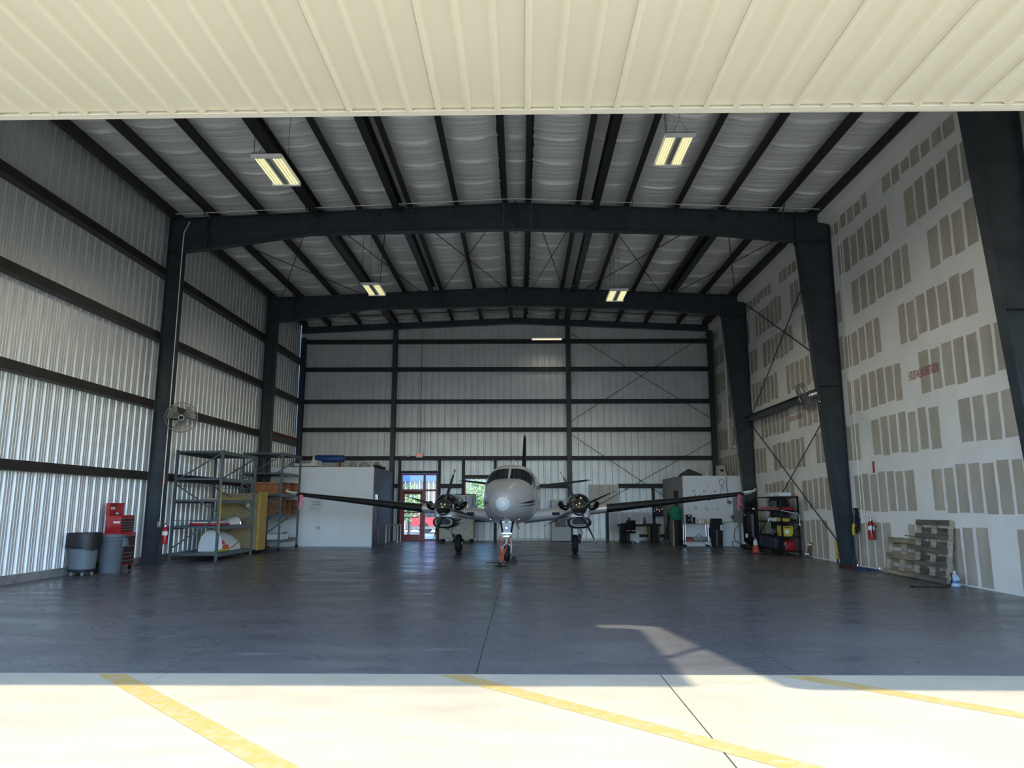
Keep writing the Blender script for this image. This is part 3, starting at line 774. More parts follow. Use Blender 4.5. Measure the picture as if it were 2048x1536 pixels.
for sd in (-1, 1):
    def wsf(u, v, sd=sd):
        th = sd * math.radians(.6 + 56 * u ** 1.25)
        s0 = 2.08 - .02 * u + .10 * u * u; s1 = 2.70 + .10 * u - .05 * u * u
        return fus(s0 + (s1 - s0) * v, th, .008)
    patch('windshield', wsf, 10, 8, COCKPIT, plane)
    def swf(u, v, sd=sd):
        s = 2.42 + .62 * u; lo = math.radians(76 - 6 * u); hi = math.radians(58 + 16 * max(0, .45 - u) - 14 * u)
        return fus(s, sd * (lo + (hi - lo) * v), .008)
    patch('side_window', swf, 6, 5, COCKPIT, plane)
    for k in range(3):
        def cw(u, v, k=k, sd=sd):
            s = 3.9 + .75 * k + .36 * u; return fus(s, sd * math.radians(66 - 22 * v), .006)
        patch('cabin_window', cw, 4, 4, COCKPIT, plane)
    MB().tube([fus(2.1, sd * math.radians(9), .01), fus(2.3, sd * math.radians(13), .02)], .009, 5).build('wiper', BLACK, plane)
    MB().tube([fus(1.0, sd * math.radians(140)), fus(1.0, sd * math.radians(140), .10), fus(.82, sd * math.radians(140), .12)], .014, 6).build('pitot_mast', DCHROME, plane)
for s, th in ((4.0, 0), (5.5, 0)):
    MB().add([fus(s, 0), fus(s + .2, 0), fus(s + .24, 0) + Vector((.008, 0, .22)), fus(s + .16, 0) + Vector((.008, 0, .24)), fus(s + .1, 0) + Vector((-.008, 0, .22))],
             [(0, 1, 2, 3), (0, 3, 4)]).build('antenna', WHITE, plane)
def airfoil(c, t, n=12):
    """closed outline, chord c from 0 to c, thickness ratio t; starts at trailing edge over the top"""
    up_, lo_ = [], []
    for k in range(n + 1):
        x = .5 * (1 - math.cos(PI * k / n)); y = 5 * t * (.2969 * math.sqrt(x) - .126 * x - .3516 * x * x + .2843 * x ** 3 - .1036 * x ** 4)
        up_.append((x * c, (y + .012 * math.sin(PI * x)) * c)); lo_.append((x * c, (-y * .9 + .012 * math.sin(PI * x)) * c))
    return up_[::-1] + lo_[1:-1]
def wing_sec(x, s, z, c, t, flip=False, vert=False, inc=2.0):
    out = []
    a = math.radians(inc)
    for u, w in airfoil(c, t):
        du = u * math.cos(a) + w * math.sin(a); dw = w * math.cos(a) - u * math.sin(a)
        out.append(Vector((x, s + du - AY, z + dw)) if not vert else Vector((x + w, s + u - AY, z)))
    return out
WZ = lambda tt: 1.14 + .107 * tt
WS = [(.35, 3.70, 2.35, .19), (.75, 3.72, 2.30, .185), (1.7, 3.76, 2.20, .17), (2.6, 3.88, 2.05, .155), (4.5, 4.13, 1.66, .145), (6.4, 4.38, 1.28, .13), (7.45, 4.53, 1.06, .12), (7.62, 4.62, .90, .09), (7.68, 4.75, .7, .05)]
def wing_at(tt):
    for a, b in zip(WS, WS[1:]):
        if a[0] <= tt <= b[0]:
            u = (tt - a[0]) / (b[0] - a[0]); return [a[k] + (b[k] - a[k]) * u for k in range(4)]
def band(tt, sd, off, xa, span_fn, zfn, inc=2.0, vert=False):
    """leading edge strip of a section between chord fractions xa (top) and xa (bottom)"""
    tt_, s, c, t = span_fn(tt)
    pts = airfoil(c, t, 24); n = len(pts)
    le = [p for p in pts if p[0] <= xa * c]
    a = math.radians(inc); out = []
    for u, w in le:
        u2 = u - off * (1.2 if u < .02 * c else .3); w2 = w + math.copysign(off, w if abs(w) > 1e-6 else 1)
        du = u2 * math.cos(a) + w2 * math.sin(a); dw = w2 * math.cos(a) - u2 * math.sin(a)
        out.append(Vector((sd * tt, s + du - AY, zfn(tt) + dw)) if not vert else Vector((w2, s + u2 - AY, tt)))
    return out
for sd in (-1, 1):
    w = MB().loft([wing_sec(sd * tt, s, WZ(tt), c, t) for tt, s, c, t in WS]).build('wing', PLANE_W, plane)
    b = MB().loft([band(tt, sd, .007, .16, wing_at, WZ) for tt in (2.95, 3.4, 4.5, 5.5, 6.4, 7.0, 7.35)], cap=False, closed=False).build('deice_boot', BOOT, w)
    m = MB(); c0 = wing_at(1.45)
    m.bevbox(sd * 1.35 - .12, sd * 1.35 + .12, c0[1] - AY - .01, c0[1] - AY + .10, WZ(1.35) - .03, WZ(1.35) + .06, .015); m.build('wing_inlet', BLACK, w)
    m = MB(); m.tube([(sd * 7.30, 4.50 - AY, WZ(7.3) + .05), (sd * 7.66, 4.52 - AY, WZ(7.6) + .06), (sd * 7.72, 4.6 - AY, WZ(7.6) + .10), (sd * 7.78, 4.85 - AY, WZ(7.6) + .14)], [.02, .03, .035, .02], 8)
    m.build('wingtip_light', WHITE, w)
# tail
FINS = [(2.35, 8.0, 2.35, .09), (2.9, 8.75, 1.75, .09), (3.6, 9.25, 1.42, .09), (4.25, 9.68, 1.12, .085), (4.38, 9.82, .9, .05)]
def fin_at(z):
    for a, b in zip(FINS, FINS[1:]):
        if a[0] <= z <= b[0] + 1e-6:
            u = (z - a[0]) / (b[0] - a[0]); return [a[k] + (b[k] - a[k]) * u for k in range(4)]
fin = MB().loft([wing_sec(0, s, z, c, t, vert=True) for z, s, c, t in FINS]).build('tail_fin', PLANE_W, plane)
MB().loft([band(z, 1, .008, .30, fin_at, None, vert=True, inc=0) for z in (2.5, 2.9, 3.6, 4.2, 4.36)], cap=False, closed=False).build('deice_boot', BOOT, fin)
SZ = lambda tt: 2.22 + .125 * tt
SS = [(0, 9.2, 1.35, .10), (1.3, 9.45, 1.08, .10), (2.5, 9.68, .82, .10), (2.63, 9.8, .62, .06)]
def st_at(tt):
    for a, b in zip(SS, SS[1:]):
        if a[0] <= tt <= b[0]:
            u = (tt - a[0]) / (b[0] - a[0]); return [a[k] + (b[k] - a[k]) * u for k in range(4)]
for sd in (-1, 1):
    o = MB().loft([wing_sec(sd * tt, s, SZ(tt), c, t, inc=0) for tt, s, c, t in SS]).build('tailplane', PLANE_W, plane)
    MB().loft([band(tt, sd, .008, .10, st_at, SZ, inc=0) for tt in (.3, 1.3, 2.1, 2.5)], cap=False, closed=False).build('deice_boot', BOOT, o)
# engines
def se_ring(x, s, z, hw, upz, dn, n, a0=0, a1=2 * PI, k=28):
    out = []
    for i in range(k + (0 if a1 - a0 > 6.2 else 1)):
        th = a0 + (a1 - a0) * i / k; cx, cz = math.sin(th), math.cos(th)
        out.append(Vector((x + hw * math.copysign(abs(cx) ** (2 / n), cx), s - AY, z + (upz if cz > 0 else dn) * math.copysign(abs(cz) ** (2 / n), cz))))
    return out
NT = 2.06
for sd, blades in ((-1, (17, 106, 197, 286)), (1, (-27, 66, 155, 242))):
    x = sd * NT
    body = MB().loft([se_ring(x, s, z, hw, u, d, n) for s, z, hw, u, d, n in
                      ((2.98, 1.50, .22, .22, .25, 2), (3.02, 1.47, .30, .34, .36, 2.1), (3.15, 1.45, .34, .42, .50, 2.3), (3.5, 1.45, .38, .46, .58, 2.4), (4.2, 1.45, .40, .47, .58, 2.4), (5.0, 1.47, .40, .42, .45, 2.3),
                       (6.0, 1.5, .33, .30, .25, 2.2), (6.9, 1.52, .16, .14, .1, 2.1), (7.2, 1.52, .03, .03, .03, 2))]).build('nacelle', PLANE_W, plane)
    MB().loft([se_ring(x, s, z, hw, u, d, n, -PI / 2, PI / 2) for s, z, hw, u, d, n in
               ((2.975, 1.50, .20, .20, .25, 2), (3.015, 1.46, .31, .36, .36, 2.1), (3.15, 1.44, .35, .44, .5, 2.3), (3.5, 1.44, .39, .48, .58, 2.4), (4.2, 1.44, .41, .49, .58, 2.4), (4.75, 1.44, .41, .47, .5, 2.4))],
              cap=False, closed=False).build('upper_cowl', PLANE_K, body)
    MB().loft([se_ring(x, s, z, hw, u, d, n) for s, z, hw, u, d, n in
               ((2.90, 1.06, .28, .12, .14, 2.6), (2.94, 1.06, .335, .155, .185, 2.6), (3.1, 1.06, .37, .165, .20, 2.6), (3.6, 1.05, .40, .15, .19, 2.5), (4.3, 1.08, .37, .12, .13, 2.4), (4.8, 1.14, .3, .1, .1, 2.2))]).build('chin_scoop', PLANE_K, body)
    MB().tube([Vector((x + .205 * math.copysign(abs(math.cos(a)) ** .6, math.cos(a)), 2.885 - AY, 1.07 + .095 * math.copysign(abs(math.sin(a)) ** .75, math.sin(a)))) for a in [2 * PI * k / 28 for k in range(29)]], .016, 6, cap=False).build('scoop_lip', CHROME, body)
    MB().loft([se_ring(x, 2.893, 1.07, .19, .085, .085, 3), se_ring(x, 2.895, 1.07, .02, .01, .01, 2)], cap=False).build('scoop_mouth', DKWIN, body)
    MB().loft([se_ring(x, 2.965, 1.25, .24, .05, .05, 2.5), se_ring(x, 3.2, 1.26, .36, .055, .055, 2.5), se_ring(x, 3.6, 1.27, .395, .05, .05, 2.5)]).build('white_band', PLANE_W, body)
    for es in (-1, 1):
        MB().tube([(x + es * .26, 3.2 - AY, 1.50), (x + es * .42, 3.2 - AY, 1.48), (x + es * .52, 3.27 - AY, 1.53), (x + es * .56, 3.4 - AY, 1.59), (x + es * .55, 3.62 - AY, 1.62)], [.07, .075, .08, .085, .085], 12).build('exhaust_stack', BRONZE, body)
    prop = MB().lathe([(.0, -.50), (.05, -.485), (.12, -.43), (.19, -.32), (.235, -.18), (.255, -.05), (.26, .02), (.25, .06)], (x, 2.95 - AY, 1.50), 'y', 28).build('spinner', DCHROME, body)
    for ang in blades:
        a = math.radians(ang); rd_ = Vector((math.sin(a), 0, math.cos(a))); tn = Vector((math.cos(a), 0, -math.sin(a))); ax_ = Vector((0, 1, 0))
        hub = Vector((x, 2.82 - AY, 1.50)); m = MB(); tip = MB()
        def sec(r, ch, th, tw, hub=hub, rd_=rd_, tn=tn):
            cd = ax_ * math.cos(tw) + tn * math.sin(tw); nd = tn * math.cos(tw) - ax_ * math.sin(tw)
            return [hub + rd_ * r + cd * ch * u + nd * th * v for u, v in ((-.5, 0), (-.3, .5), (.1, .5), (.5, .1), (.5, -.1), (.1, -.4), (-.3, -.4))]
        m.loft([sec(.2, .09, .09, .5), sec(.3, .11, .07, .5), sec(.55, .17, .04, .38), (sec(.85, .18, .026, .24)), sec(1.05, .155, .018, .16), sec(1.19, .11, .012, .12), sec(1.21, .05, .008, .12)], smooth=True)
        bl = m.build('propeller_blade', M('blade_grey', (.045, .048, .052), .4), body)
        tip.loft([sec(1.03, .160, .024, .17), sec(1.11, .142, .022, .15)], smooth=True); tip.build('blade_tip_band', WHITE, body)
    # main gear
    gx = sd * 2.10; wx = sd * 1.95
    g = MB().tube([(gx, -.05, 1.0), (gx, 0, .55), (gx, 0, .30)], [.065, .06, .05], 10)
    g.tube([(gx, -.05, .95), (gx - sd * .12, .35, 1.0)], .03, 8); g.tube([(gx, 0, .30), (wx - sd * .13, 0, .30)], .04, 8)
    gear = g.build('landing_gear_leg', GEARW, plane)
    m = MB(); m.bar((gx, -.09, .62), (gx, -.17, .46), .07, .025); m.bar((gx, -.17, .46), (gx, -.06, .32), .06, .025); m.build('torque_link', CHROME, gear)
    m = MB(); m.tube([(gx - .04 * sd, -.08, .95), (gx + .10 * sd, -.12, .7), (gx + .02, -.1, .35)], .012, 6); m.build('brake_line', BLACK, gear)
    MB().lathe([(.13, -.10), (.22, -.105), (.275, -.085), (.30, -.04), (.30, .04), (.275, .085), (.22, .105), (.13, .10)], (wx, 0, .30), 'x', 28).build('tire', RUBBER, gear)
    MB().lathe([(.03, -.10), (.06, -.085), (.14, -.08), (.14, .08), (.06, .085), (.03, .10)], (wx, 0, .30), 'x', 20).build('wheel_hub', WHITE, gear)
    for ds in (-1, 1):
        MB().add([(x + ds * .22, -.5, .98), (x + ds * .22, .55, 1.02), (x + ds * .30, .5, .70), (x + ds * .30, -.35, .78), (x + ds * .23, -.5, .98), (x + ds * .23, .55, 1.02), (x + ds * .31, .5, .70), (x + ds * .31, -.35, .78)],
                 [(0, 1, 2, 3), (4, 7, 6, 5), (0, 4, 5, 1), (1, 5, 6, 2), (2, 6, 7, 3), (3, 7, 4, 0)]).build('gear_door', PLANE_W, gear)
# nose gear
ny = 1.57 - AY
g = MB()
g.add([(-.22, ny - .12, 1.26), (.22, ny - .12, 1.26), (.10, ny - .05, .78), (-.10, ny - .05, .78), (-.22, ny + .12, 1.26), (.22, ny + .12, 1.26), (.10, ny + .05, .78), (-.10, ny + .05, .78)],
      [(0, 1, 2, 3), (4, 7, 6, 5), (0, 4, 5, 1), (1, 5, 6, 2), (2, 6, 7, 3), (3, 7, 4, 0)])
g.tube([(0, ny, .85), (0, ny, .48)], .05, 10); g.lathe([(.07, .66), (.075, .70), (.07, .74)], (0, ny, 0), 'z', 12)
for sx in (-1, 1): g.tube([(sx * .02, ny, .5), (sx * .11, ny - .02, .42), (sx * .11, ny, .23)], .022, 8)
ng = g.build('landing_gear_leg', GEARW, plane)
for sx in (-1, 1):
    MB().bar((sx * .20, ny - .13, 1.25), (sx * .12, ny - .06, .8), .03, .04).build('brace_link', BLACK, ng)
    MB().lathe([(.02, .03), (.055, .0), (.06, -.05), (.05, -.055)], (sx * .085, ny - .15, 1.13), 'y', 14).build('taxi_lamp', CHROME, ng)
MB().lathe([(.02, .03), (.04, 0), (.045, -.04), (.035, -.045)], (0, ny - .12, .93), 'y', 14).build('taxi_lamp', CHROME, ng)
m = MB(); m.bb(-.14, .14, ny - .07, ny + .07, .76, .80); m.bb(-.10, .10, ny - .09, ny + .06, .68, .72); m.build('steering_collar', CHROME, ng)
MB().lathe([(.10, -.07), (.18, -.075), (.22, -.05), (.235, -.02), (.235, .02), (.22, .05), (.18, .075), (.10, .07)], (0, ny, .235), 'x', 24).build('tire', RUBBER, ng)
MB().lathe([(.02, -.075), (.1, -.06), (.1, .06), (.02, .075)], (0, ny, .235), 'x', 16).build('wheel_hub', GREYL, ng)
for sx in (-1, 1):
    MB().add([(sx * .20, ny - .1, 1.2), (sx * .22, ny + .65, 1.15), (sx * .33, ny + .6, .86), (sx * .28, ny + .0, .92), (sx * .21, ny - .1, 1.2), (sx * .23, ny + .65, 1.15), (sx * .34, ny + .6, .86), (sx * .29, ny + .0, .92)],
             [(0, 1, 2, 3), (4, 7, 6, 5), (0, 4, 5, 1), (1, 5, 6, 2), (2, 6, 7, 3), (3, 7, 4, 0)]).build('gear_door', PLANE_W, ng)
# tow bar, chock, ribbons
t = thing('tow_bar', 'orange A-frame tow bar hooked to the airplane nose wheel', 'tow bar', (-.5, 18.75, 0))
m = MB(); m.tube([(-.05, 0, .06), (-.10, 1.55, .70)], .020, 8); m.tube([(-.05, 0, .06), (.18, 1.55, .70)], .020, 8); m.tube([(-.075, .75, .37), (.06, .75, .37)], .018, 8)
m.build('tube_frame', ORANGE, t)
m = MB(); m.lathe([(.05, -.04), (.055, 0), (.05, .04)], (-.05, -.02, .055), 'x', 12); m.tube([(-.18, -.06, .03), (.10, -.06, .03)], .016, 6); m.build('foot', BLACK, t)
m = MB(); m.tube([(-.10, 1.55, .70), (-.09, 1.72, .45), (-.035, 1.78, .26)], .018, 6); m.tube([(.18, 1.55, .70), (.22, 1.72, .45), (.20, 1.82, .26)], .018, 6); m.build('hook_arm', WHITE, t)
t = thing('wheel_chock', 'small black wheel chock beside the airplane nose wheel', 'wheel chock', (-.22, 20.3, 0))
MB().prism([(-.10, 0), (.10, 0), (.04, .15), (-.04, .15)], 'y', -.12, .12).build('wedge', RUBBER, t)
MB().tube([(-.10, -.1, .02), (-.4, -.25, .012), (-.75, -.2, .012)], .010, 5).build('rope', BLACK, t)
for sd, lab in ((-1, 'pink streamer tied to the wing tip before the grey rack'), (1, 'pink streamer tied to the wing tip before the grey electrical cabinet')):
    cth, sth = math.cos(math.radians(-3.7)), math.sin(math.radians(-3.7))
    lx, ly = sd * 7.15, 4.47 - AY
    wx_, wy_ = -.17 + lx * cth - ly * sth, 24.3 + lx * sth + ly * cth
    m = MB(); zt = WZ(7.15) + .0
    for k in range(2):
        pts = [(wx_ + .05 * k - .02 + .02 * math.sin(q * 1.3 + k), wy_ - .05 - .02 * math.cos(q), zt - q * (.10 - .03 * k)) for q in range(6)]
        vs = []
        for p in pts: vs += [(p[0] - .025, p[1], p[2]), (p[0] + .025, p[1] + .01, p[2])]
        m.add(vs, [(2 * q, 2 * q + 1, 2 * q + 3, 2 * q + 2) for q in range(5)])
    tag(m.build('ribbon_streamer', PINK), lab, 'streamer', 'wing tip streamers')

# ================================================================ things along the ribbed left wall
# rubbish bins
def bin_body(m, r0, r1, z0, z1):
    m.lathe([(r0 * .9, z0), (r0, z0 + .03), (r1 * .97, z1 - .06), (r1, z1 - .05), (r1 * 1.05, z1 - .03), (r1 * 1.05, z1), (r1 * .97, z1), (r0 * .93, z0 + .08)], (0, 0, 0), 'z', 28)
    return m
t = thing('trash_bin', 'round grey trash bin with black liner bag, on a wheeled dolly', 'trash bin', (-9.96, 16.42, 0))
bin_body(MB(), .27, .32, .13, .92).build('body', GREY, t)
vs = []; fs = []; n = 36
prof = [(.30, .60, 0), (.345, .93, 0), (.352, .945, 0), (.362, .90, .01), (.366, .78, .02), (.362, .66, .05)]
rr = random.Random(5)
for i, (r, z, j) in enumerate(prof):
    for k in range(n):
        a = 2 * PI * k / n
        dz = (-.05 * max(0, math.sin(a * 1 + 2.2)) + .05 * math.sin(3 * a)) if i >= 5 else 0
        vs.append(((r + rr.uniform(-j, j) * .3) * math.cos(a), (r + rr.uniform(-j, j) * .3) * math.sin(a), z + dz + rr.uniform(-j, j) * .5))
for i in range(len(prof) - 1):
    for k in range(n): fs.append((i * n + k, i * n + (k + 1) % n, (i + 1) * n + (k + 1) % n, (i + 1) * n + k))
MB().add(vs, fs, True).build('liner_bag', M('black_bag_film', (.008, .008, .009), .5, 0, .3), t)
MB().lathe([(.24, .09), (.27, .10), (.27, .13), (.2, .135)], (0, 0, 0), 'z', 24).build('dolly', BLACK, t)
for k in range(5):
    a = 2 * PI * k / 5 + .3
    MB().lathe([(.015, -.015), (.042, -.014), (.042, .014), (.015, .015)], (.21 * math.cos(a), .21 * math.sin(a), .042), 'x', 12).bb(.21 * math.cos(a) - .02, .21 * math.cos(a) + .02, .21 * math.sin(a) - .015, .21 * math.sin(a) + .015, .04, .095).build('caster', GREYL, t)
t = thing('trash_bin', 'round grey trash bin without a liner, beside the red tool cabinet', 'trash bin', (-9.67, 17.02, 0))
bin_body(MB(), .23, .29, 0, .87).build('body', GREY, t)
MB().torus((0, 0, .77), .292, .012, 'z', 28, 6).build('rim_band', GREY, t)
for s in (-1, 1): MB().prism([(s * .28, .60), (s * .38, .62), (s * .345, .80), (s * .28, .80)], 'y', -.06, .06).build('handle', GREY, t)

# red tool cabinet and chest
def tool_box(name, label, loc, d, w, h, rows, casters, parent_lid):
    t = thing(name, label, 'tool chest', loc)
    z0 = .12 if casters else 0
    MB().bevbox(0, d, 0, w, z0, z0 + h, .012).build('body', RED, t)
    z = z0 + .035; tot = sum(rows)
    for r in rows:
        hh = (h - .10) * r / tot
        dr = MB().bb(d - .005, d + .014, .04, w - .04, z, z + hh - .012).build('drawer', M('dark_drawer_front', (.03, .012, .014), .35), t)
        MB().bb(d + .010, d + .028, .04, w - .04, z + hh - .026, z + hh - .014).build('pull', ALU, dr)
        z += hh
    if casters:
        for x in (.06, d - .06):
            for y in (.06, w - .06):
                MB().lathe([(.012, -.015), (.045, -.014), (.045, .014), (.012, .015)], (x, y, .045), 'y', 12).bb(x - .02, x + .02, y - .02, y + .02, .05, .125).build('caster', BLACK, t)
    else:
        lid = MB().bb(-.01, .012, 0, w, h, h + .30).bb(.012, .09, 0, .012, h, h + .28).bb(.012, .09, w - .012, w, h, h + .28).bb(.012, .10, 0, w, h + .28, h + .30).build('lid', RED, t)
        for yy in (.20, .30): MB().lathe([(.001, -.006), (.035, -.004), (.035, .004), (.001, .006)], (.02, yy, h + .17), 'x', 14).build('round_sticker', WHITE, lid)
        MB().bb(.2, .36, -.003, .001, h * .55, h * .66).build('badge', WHITE, t)
    MB().lathe([(.01, 0), (.01, .008)], (d + .012, w / 2, z0 + h - .035), 'x', 8).build('lock', CHROME, t)
    return t
tool_box('tool_cabinet', 'red roller tool cabinet on casters below the open red chest', (-10.16, 17.42, 0), .46, .70, .78, (1, 1, 1, 1.7, 2.6), True, False)
tool_box('tool_chest', 'red tool chest with raised lid standing on the roller cabinet', (-10.14, 17.48, .90), .38, .62, .42, (1, 1, 1, 1, 1.2), False, True)
t = thing('wrench', 'steel wrench lying on top of the red chest', 'wrench', (-9.90, 17.55, 1.32))
MB().torus((0, 0, .046), .035, .012, 'x', 14, 6).tube([(0, .03, .035), (0, .26, .010)], .011, 6).build('handle', CHROME, t)

def extinguisher(label, loc, rz):
    t = thing('fire_extinguisher', label, 'fire extinguisher', loc, rz, 'fire extinguishers')
    MB().lathe([(.0, 0), (.075, .005), (.08, .03), (.08, .36), (.065, .42), (.03, .45), (.028, .47), (0, .47)], (0, 0, 0), 'z', 20).build('cylinder', RED, t)
    MB().lathe([(.0815, .24), (.0815, .34)], (0, 0, 0), 'z', 20, cap=False).build('label_band', WHITE, t)
    MB().lathe([(.03, .46), (.03, .51), (.012, .53)], (0, 0, 0), 'z', 12).build('valve', CHROME, t)
    MB().bar((0, .02, .53), (0, -.13, .57), .02, .012).build('lever', CHROME, t); MB().bar((0, .02, .51), (0, -.12, .51), .02, .012).build('carry_handle', CHROME, t)
    MB().tube([(.03, 0, .49), (.09, -.01, .46), (.095, -.02, .3), (.085, -.02, .14)], .012, 6).build('hose', BLACK, t)
    MB().bb(-.02, .02, .07, .12, .30, .34).build('bracket', BLACK, t)
    return t
extinguisher('red fire extinguisher hung on the steel column beside the grey rack', (-9.48, 19.16, .54), 0)
extinguisher('red fire extinguisher hung on the taped drywall beside the coiled cords', (wall_x(18.05) - .13, 18.05, .72), math.radians(-90))
t = thing('extinguisher_sign', 'narrow red and white extinguisher sign on the steel column', 'sign', (-9.69, 19.26, 2.1), 0, 'extinguisher signs')
MB().bb(0, .012, -.05, .05, 0, .30).build('plate', RED, t); MB().bb(.011, .014, -.025, .025, .03, .27).build('lettering_strip', WHITE, t)
t = thing('extinguisher_sign', 'narrow red extinguisher sign on the taped drywall', 'sign', (wall_x(17.93) - .012, 17.93, 2.36), 0, 'extinguisher signs')
MB().bb(0, .012, -.045, .045, 0, .28).build('plate', RED, t); text_obj('lettering', 'FIRE EXTINGUISHER', .24, .045, WHITE, t, (-.002, .02, .02), (0, 0, 1), (0, 1, 0))
t = thing('column_conduit', 'thin pale conduit and switch box running up the steel column', 'conduit', (-9.70, 19.24, 1.1))
MB().tube([(.02, 0, 0), (.03, 0, 3), (.02, 0, 7.5), (.0, .06, 8.2), (.12, .1, 8.55)], .013, 6).build('pipe', DRY, t)
MB().bevbox(-.04, .05, -.05, .03, -.12, .03, .008).build('switch_box', ALU, t)

# racks
def rack(name, label, x0, x1, y0, y1, h, shelves, base, group):
    t = thing(name, label, 'rack', (x0, y0, 0), 0, group)
    d, w = x1 - x0, y1 - y0; p = .065
    for px in (0, d - p):
        for py in (0, w - p):
            MB().bb(px, px + p, py, py + p, base, h).build('post', RACK, t)
            if base:
                MB().lathe([(.02, -.025), (.06, -.024), (.06, .024), (.02, .025)], (px + p / 2, py + p / 2, .06), 'y', 12).bb(px + .01, px + .055, py + .005, py + .06, .07, base + .02).build('caster', BLACK, t)
    for z in shelves:
        m = MB(); m.bb(.01, d - .01, .02, w - .02, z - .012, z); m.bb(.005, .03, .03, w - .03, z - .10, z - .01); m.bb(d - .03, d - .002, .03, w - .03, z - .10, z - .01)
        m.bb(.03, d - .03, .02, .045, z - .06, z - .01); m.bb(.03, d - .03, w - .045, w - .02, z - .06, z - .01)
        m.build('shelf', RACK, t)
    for py in (.033, w - .033):
        for (xa, za), (xb, zb) in (((.04, h * .72), (d - .04, h - .08)), ((.04, h * .69), (d - .04, h * .42)), ((.04, h * .11), (d - .04, h * .40))):
            MB().bar((xa, py, za), (xb, py, zb), .035, .035).build('brace', RACK, t)
        for zz in (h * .67, h * .36): MB().bar((.04, py, zz), (d - .04, py, zz), .02, .02).build('tie_bar', RACK, t)
    return t
rack('storage_rack', 'tall grey steel rack beside the steel column with white cowlings on its shelves', -9.98, -8.60, 20.44, 23.1, 3.14, (.22, .98, 1.72, 2.34, 3.12), 0, 'grey storage racks')
rack('storage_rack', 'tall grey steel rack on casters holding plywood boxes', -9.85, -8.40, 25.05, 27.15, 3.42, (.37, 1.22, 1.95, 2.70, 3.40), .12, 'grey storage racks')
def tagm(mb, name, mat, label, cat, group=None, loc=None, rot=None):
    return tag(mb.build(name, mat, None, loc, rot), label, cat, group)

# white cowling with red flash on the lowest shelf
t = thing('engine_cowling', 'white curved engine cowling with orange-red flash on the lowest rack shelf', 'cowling', (-9.17, 21.3, .22))
rings = []
for k in range(13):
    u = k / 12; y = 1.55 * u; r = .10 + .48 * math.sin(PI * min(1, .30 + .62 * (1 - u))) ** .8 * (1 - .35 * u ** 3); ring = []
    for q in range(15):
        a = PI * q / 14; ring.append(Vector((-.36 * math.cos(a) * (1 - .2 * u), y, (.62 - .28 * u ** 2.2) * math.sin(a) ** .8)))
    rings.append(ring)
MB().loft(rings, closed=False, cap=False).add(rings[0], [tuple(range(15))]).add(rings[-1], [tuple(range(15))]).build('shell', WHITE, t)
MB().loft([[Vector((p.x * 1.02 + .004, p.y, p.z * 1.01)) for p in (r[12 + (k // 2 if k < 4 else 2) if k < 2 else 13], r[14])] for k, r in enumerate(rings[:5])], closed=False, cap=False).build('red_flash', ORANGE, t)
MB().tube([(.34, .3, .02), (.34, .9, .12), (.30, 1.3, .22), (.22, 1.5, .1)], .012, 6).build('edge_seal', ORANGE, t)
MB().lathe([(.0, 0), (.10, .0), (.12, .05), (.10, .06), (0, .06)], (.1, 1.52, .14), 'y', 14).build('intake_ring', BLACK, t)
t = thing('tube_roll', 'yellow-green plastic tube lying on the lowest rack shelf', 'tube', (-8.74, 20.62, .23))
MB().tube([(0, 0, .03), (-.02, 1.0, .03)], .04, 10).build('tube', M('lime_tube', (.45, .45, .05), .4), t); MB().lathe([(.043, 0), (.043, .02)], (0, 0, .03), 'y', 10).build('cap', YELLOW, t)
t = thing('painted_fairing', 'red and white painted fairing panel with blue top on a rack shelf', 'fairing', (-9.55, 20.65, .98))
MB().bevbox(0, .75, 0, 1.0, 0, .07, .02).build('red_layer', RED, t); MB().bevbox(.06, .72, .05, 1.0, .07, .12, .02).build('white_layer', WHITE, t); MB().bevbox(.08, .55, .08, .6, .12, .155, .015).build('blue_top', M('navy_paint', (.02, .03, .12), .3), t)
t = thing('fairing_scoop', 'white scoop-shaped fairing on the same rack shelf as the red fairing', 'fairing', (-9.0, 21.75, .98))
MB().loft([[Vector((-.2 * math.cos(PI * q / 12), y, h * math.sin(PI * q / 12))) for q in range(13)] for y, h in ((0, .08), (.25, .16), (.5, .21), (.72, .24), (.8, .25))], closed=False, cap=False).build('shell', WHITE, t)
MB().tube([Vector((-.2 * math.cos(PI * q / 12), .8, .25 * math.sin(PI * q / 12))) for q in range(13)], .018, 6).build('rim', CHROME, t)
t = thing('straightedge', 'long yellow straightedge fixed along the grey rack post', 'straightedge', (-8.594, 20.472, .78))
MB().bar((0, 0, 0), (0, 0, 1.34), .014, .05, (0, 1, 0)).build('blade', YELLOW, t)
for k in range(6): MB().bb(.005, .010, -.02, .02, .12 + .2 * k, .135 + .2 * k).build('tick_mark', BLACK, t)
t = thing('wooden_plank', 'yellowish plank lying along the middle rack shelf', 'plank', (-9.13, 20.53, 1.72))
MB().bb(0, .45, 0, 2.3, 0, .045).build('board', TAN, t); MB().bb(.2, .46, 1.0, 1.5, .045, .06).build('batten', YELLOW, t)
t = thing('tan_crate', 'tall tan plywood crate on casters between the two grey racks', 'crate', (-9.9, 23.55, 0))
MB().bb(0, 1.28, .05, .62, .14, 1.92).build('body', TAN, t)
MB().bb(1.24, 1.32, 0, .66, .12, 2.0).build('end_frame', M('ochre_frame', (.45, .30, .06), .6), t)
for z in (1.02, 1.9): MB().bb(.0, 1.25, .03, .05, z, z + .05).build('batten', TAN, t)
for y in (.1, .55):
    for x in (.1, 1.2): MB().lathe([(.015, -.02), (.06, -.02), (.06, .02), (.015, .02)], (x, y, .06), 'y', 12).bb(x - .02, x + .02, y - .02, y + .02, .07, .15).build('caster', BLACK, t)
MB().bb(.85, .95, .035, .05, 1.5, 1.64).build('paper_note', WHITE, t)
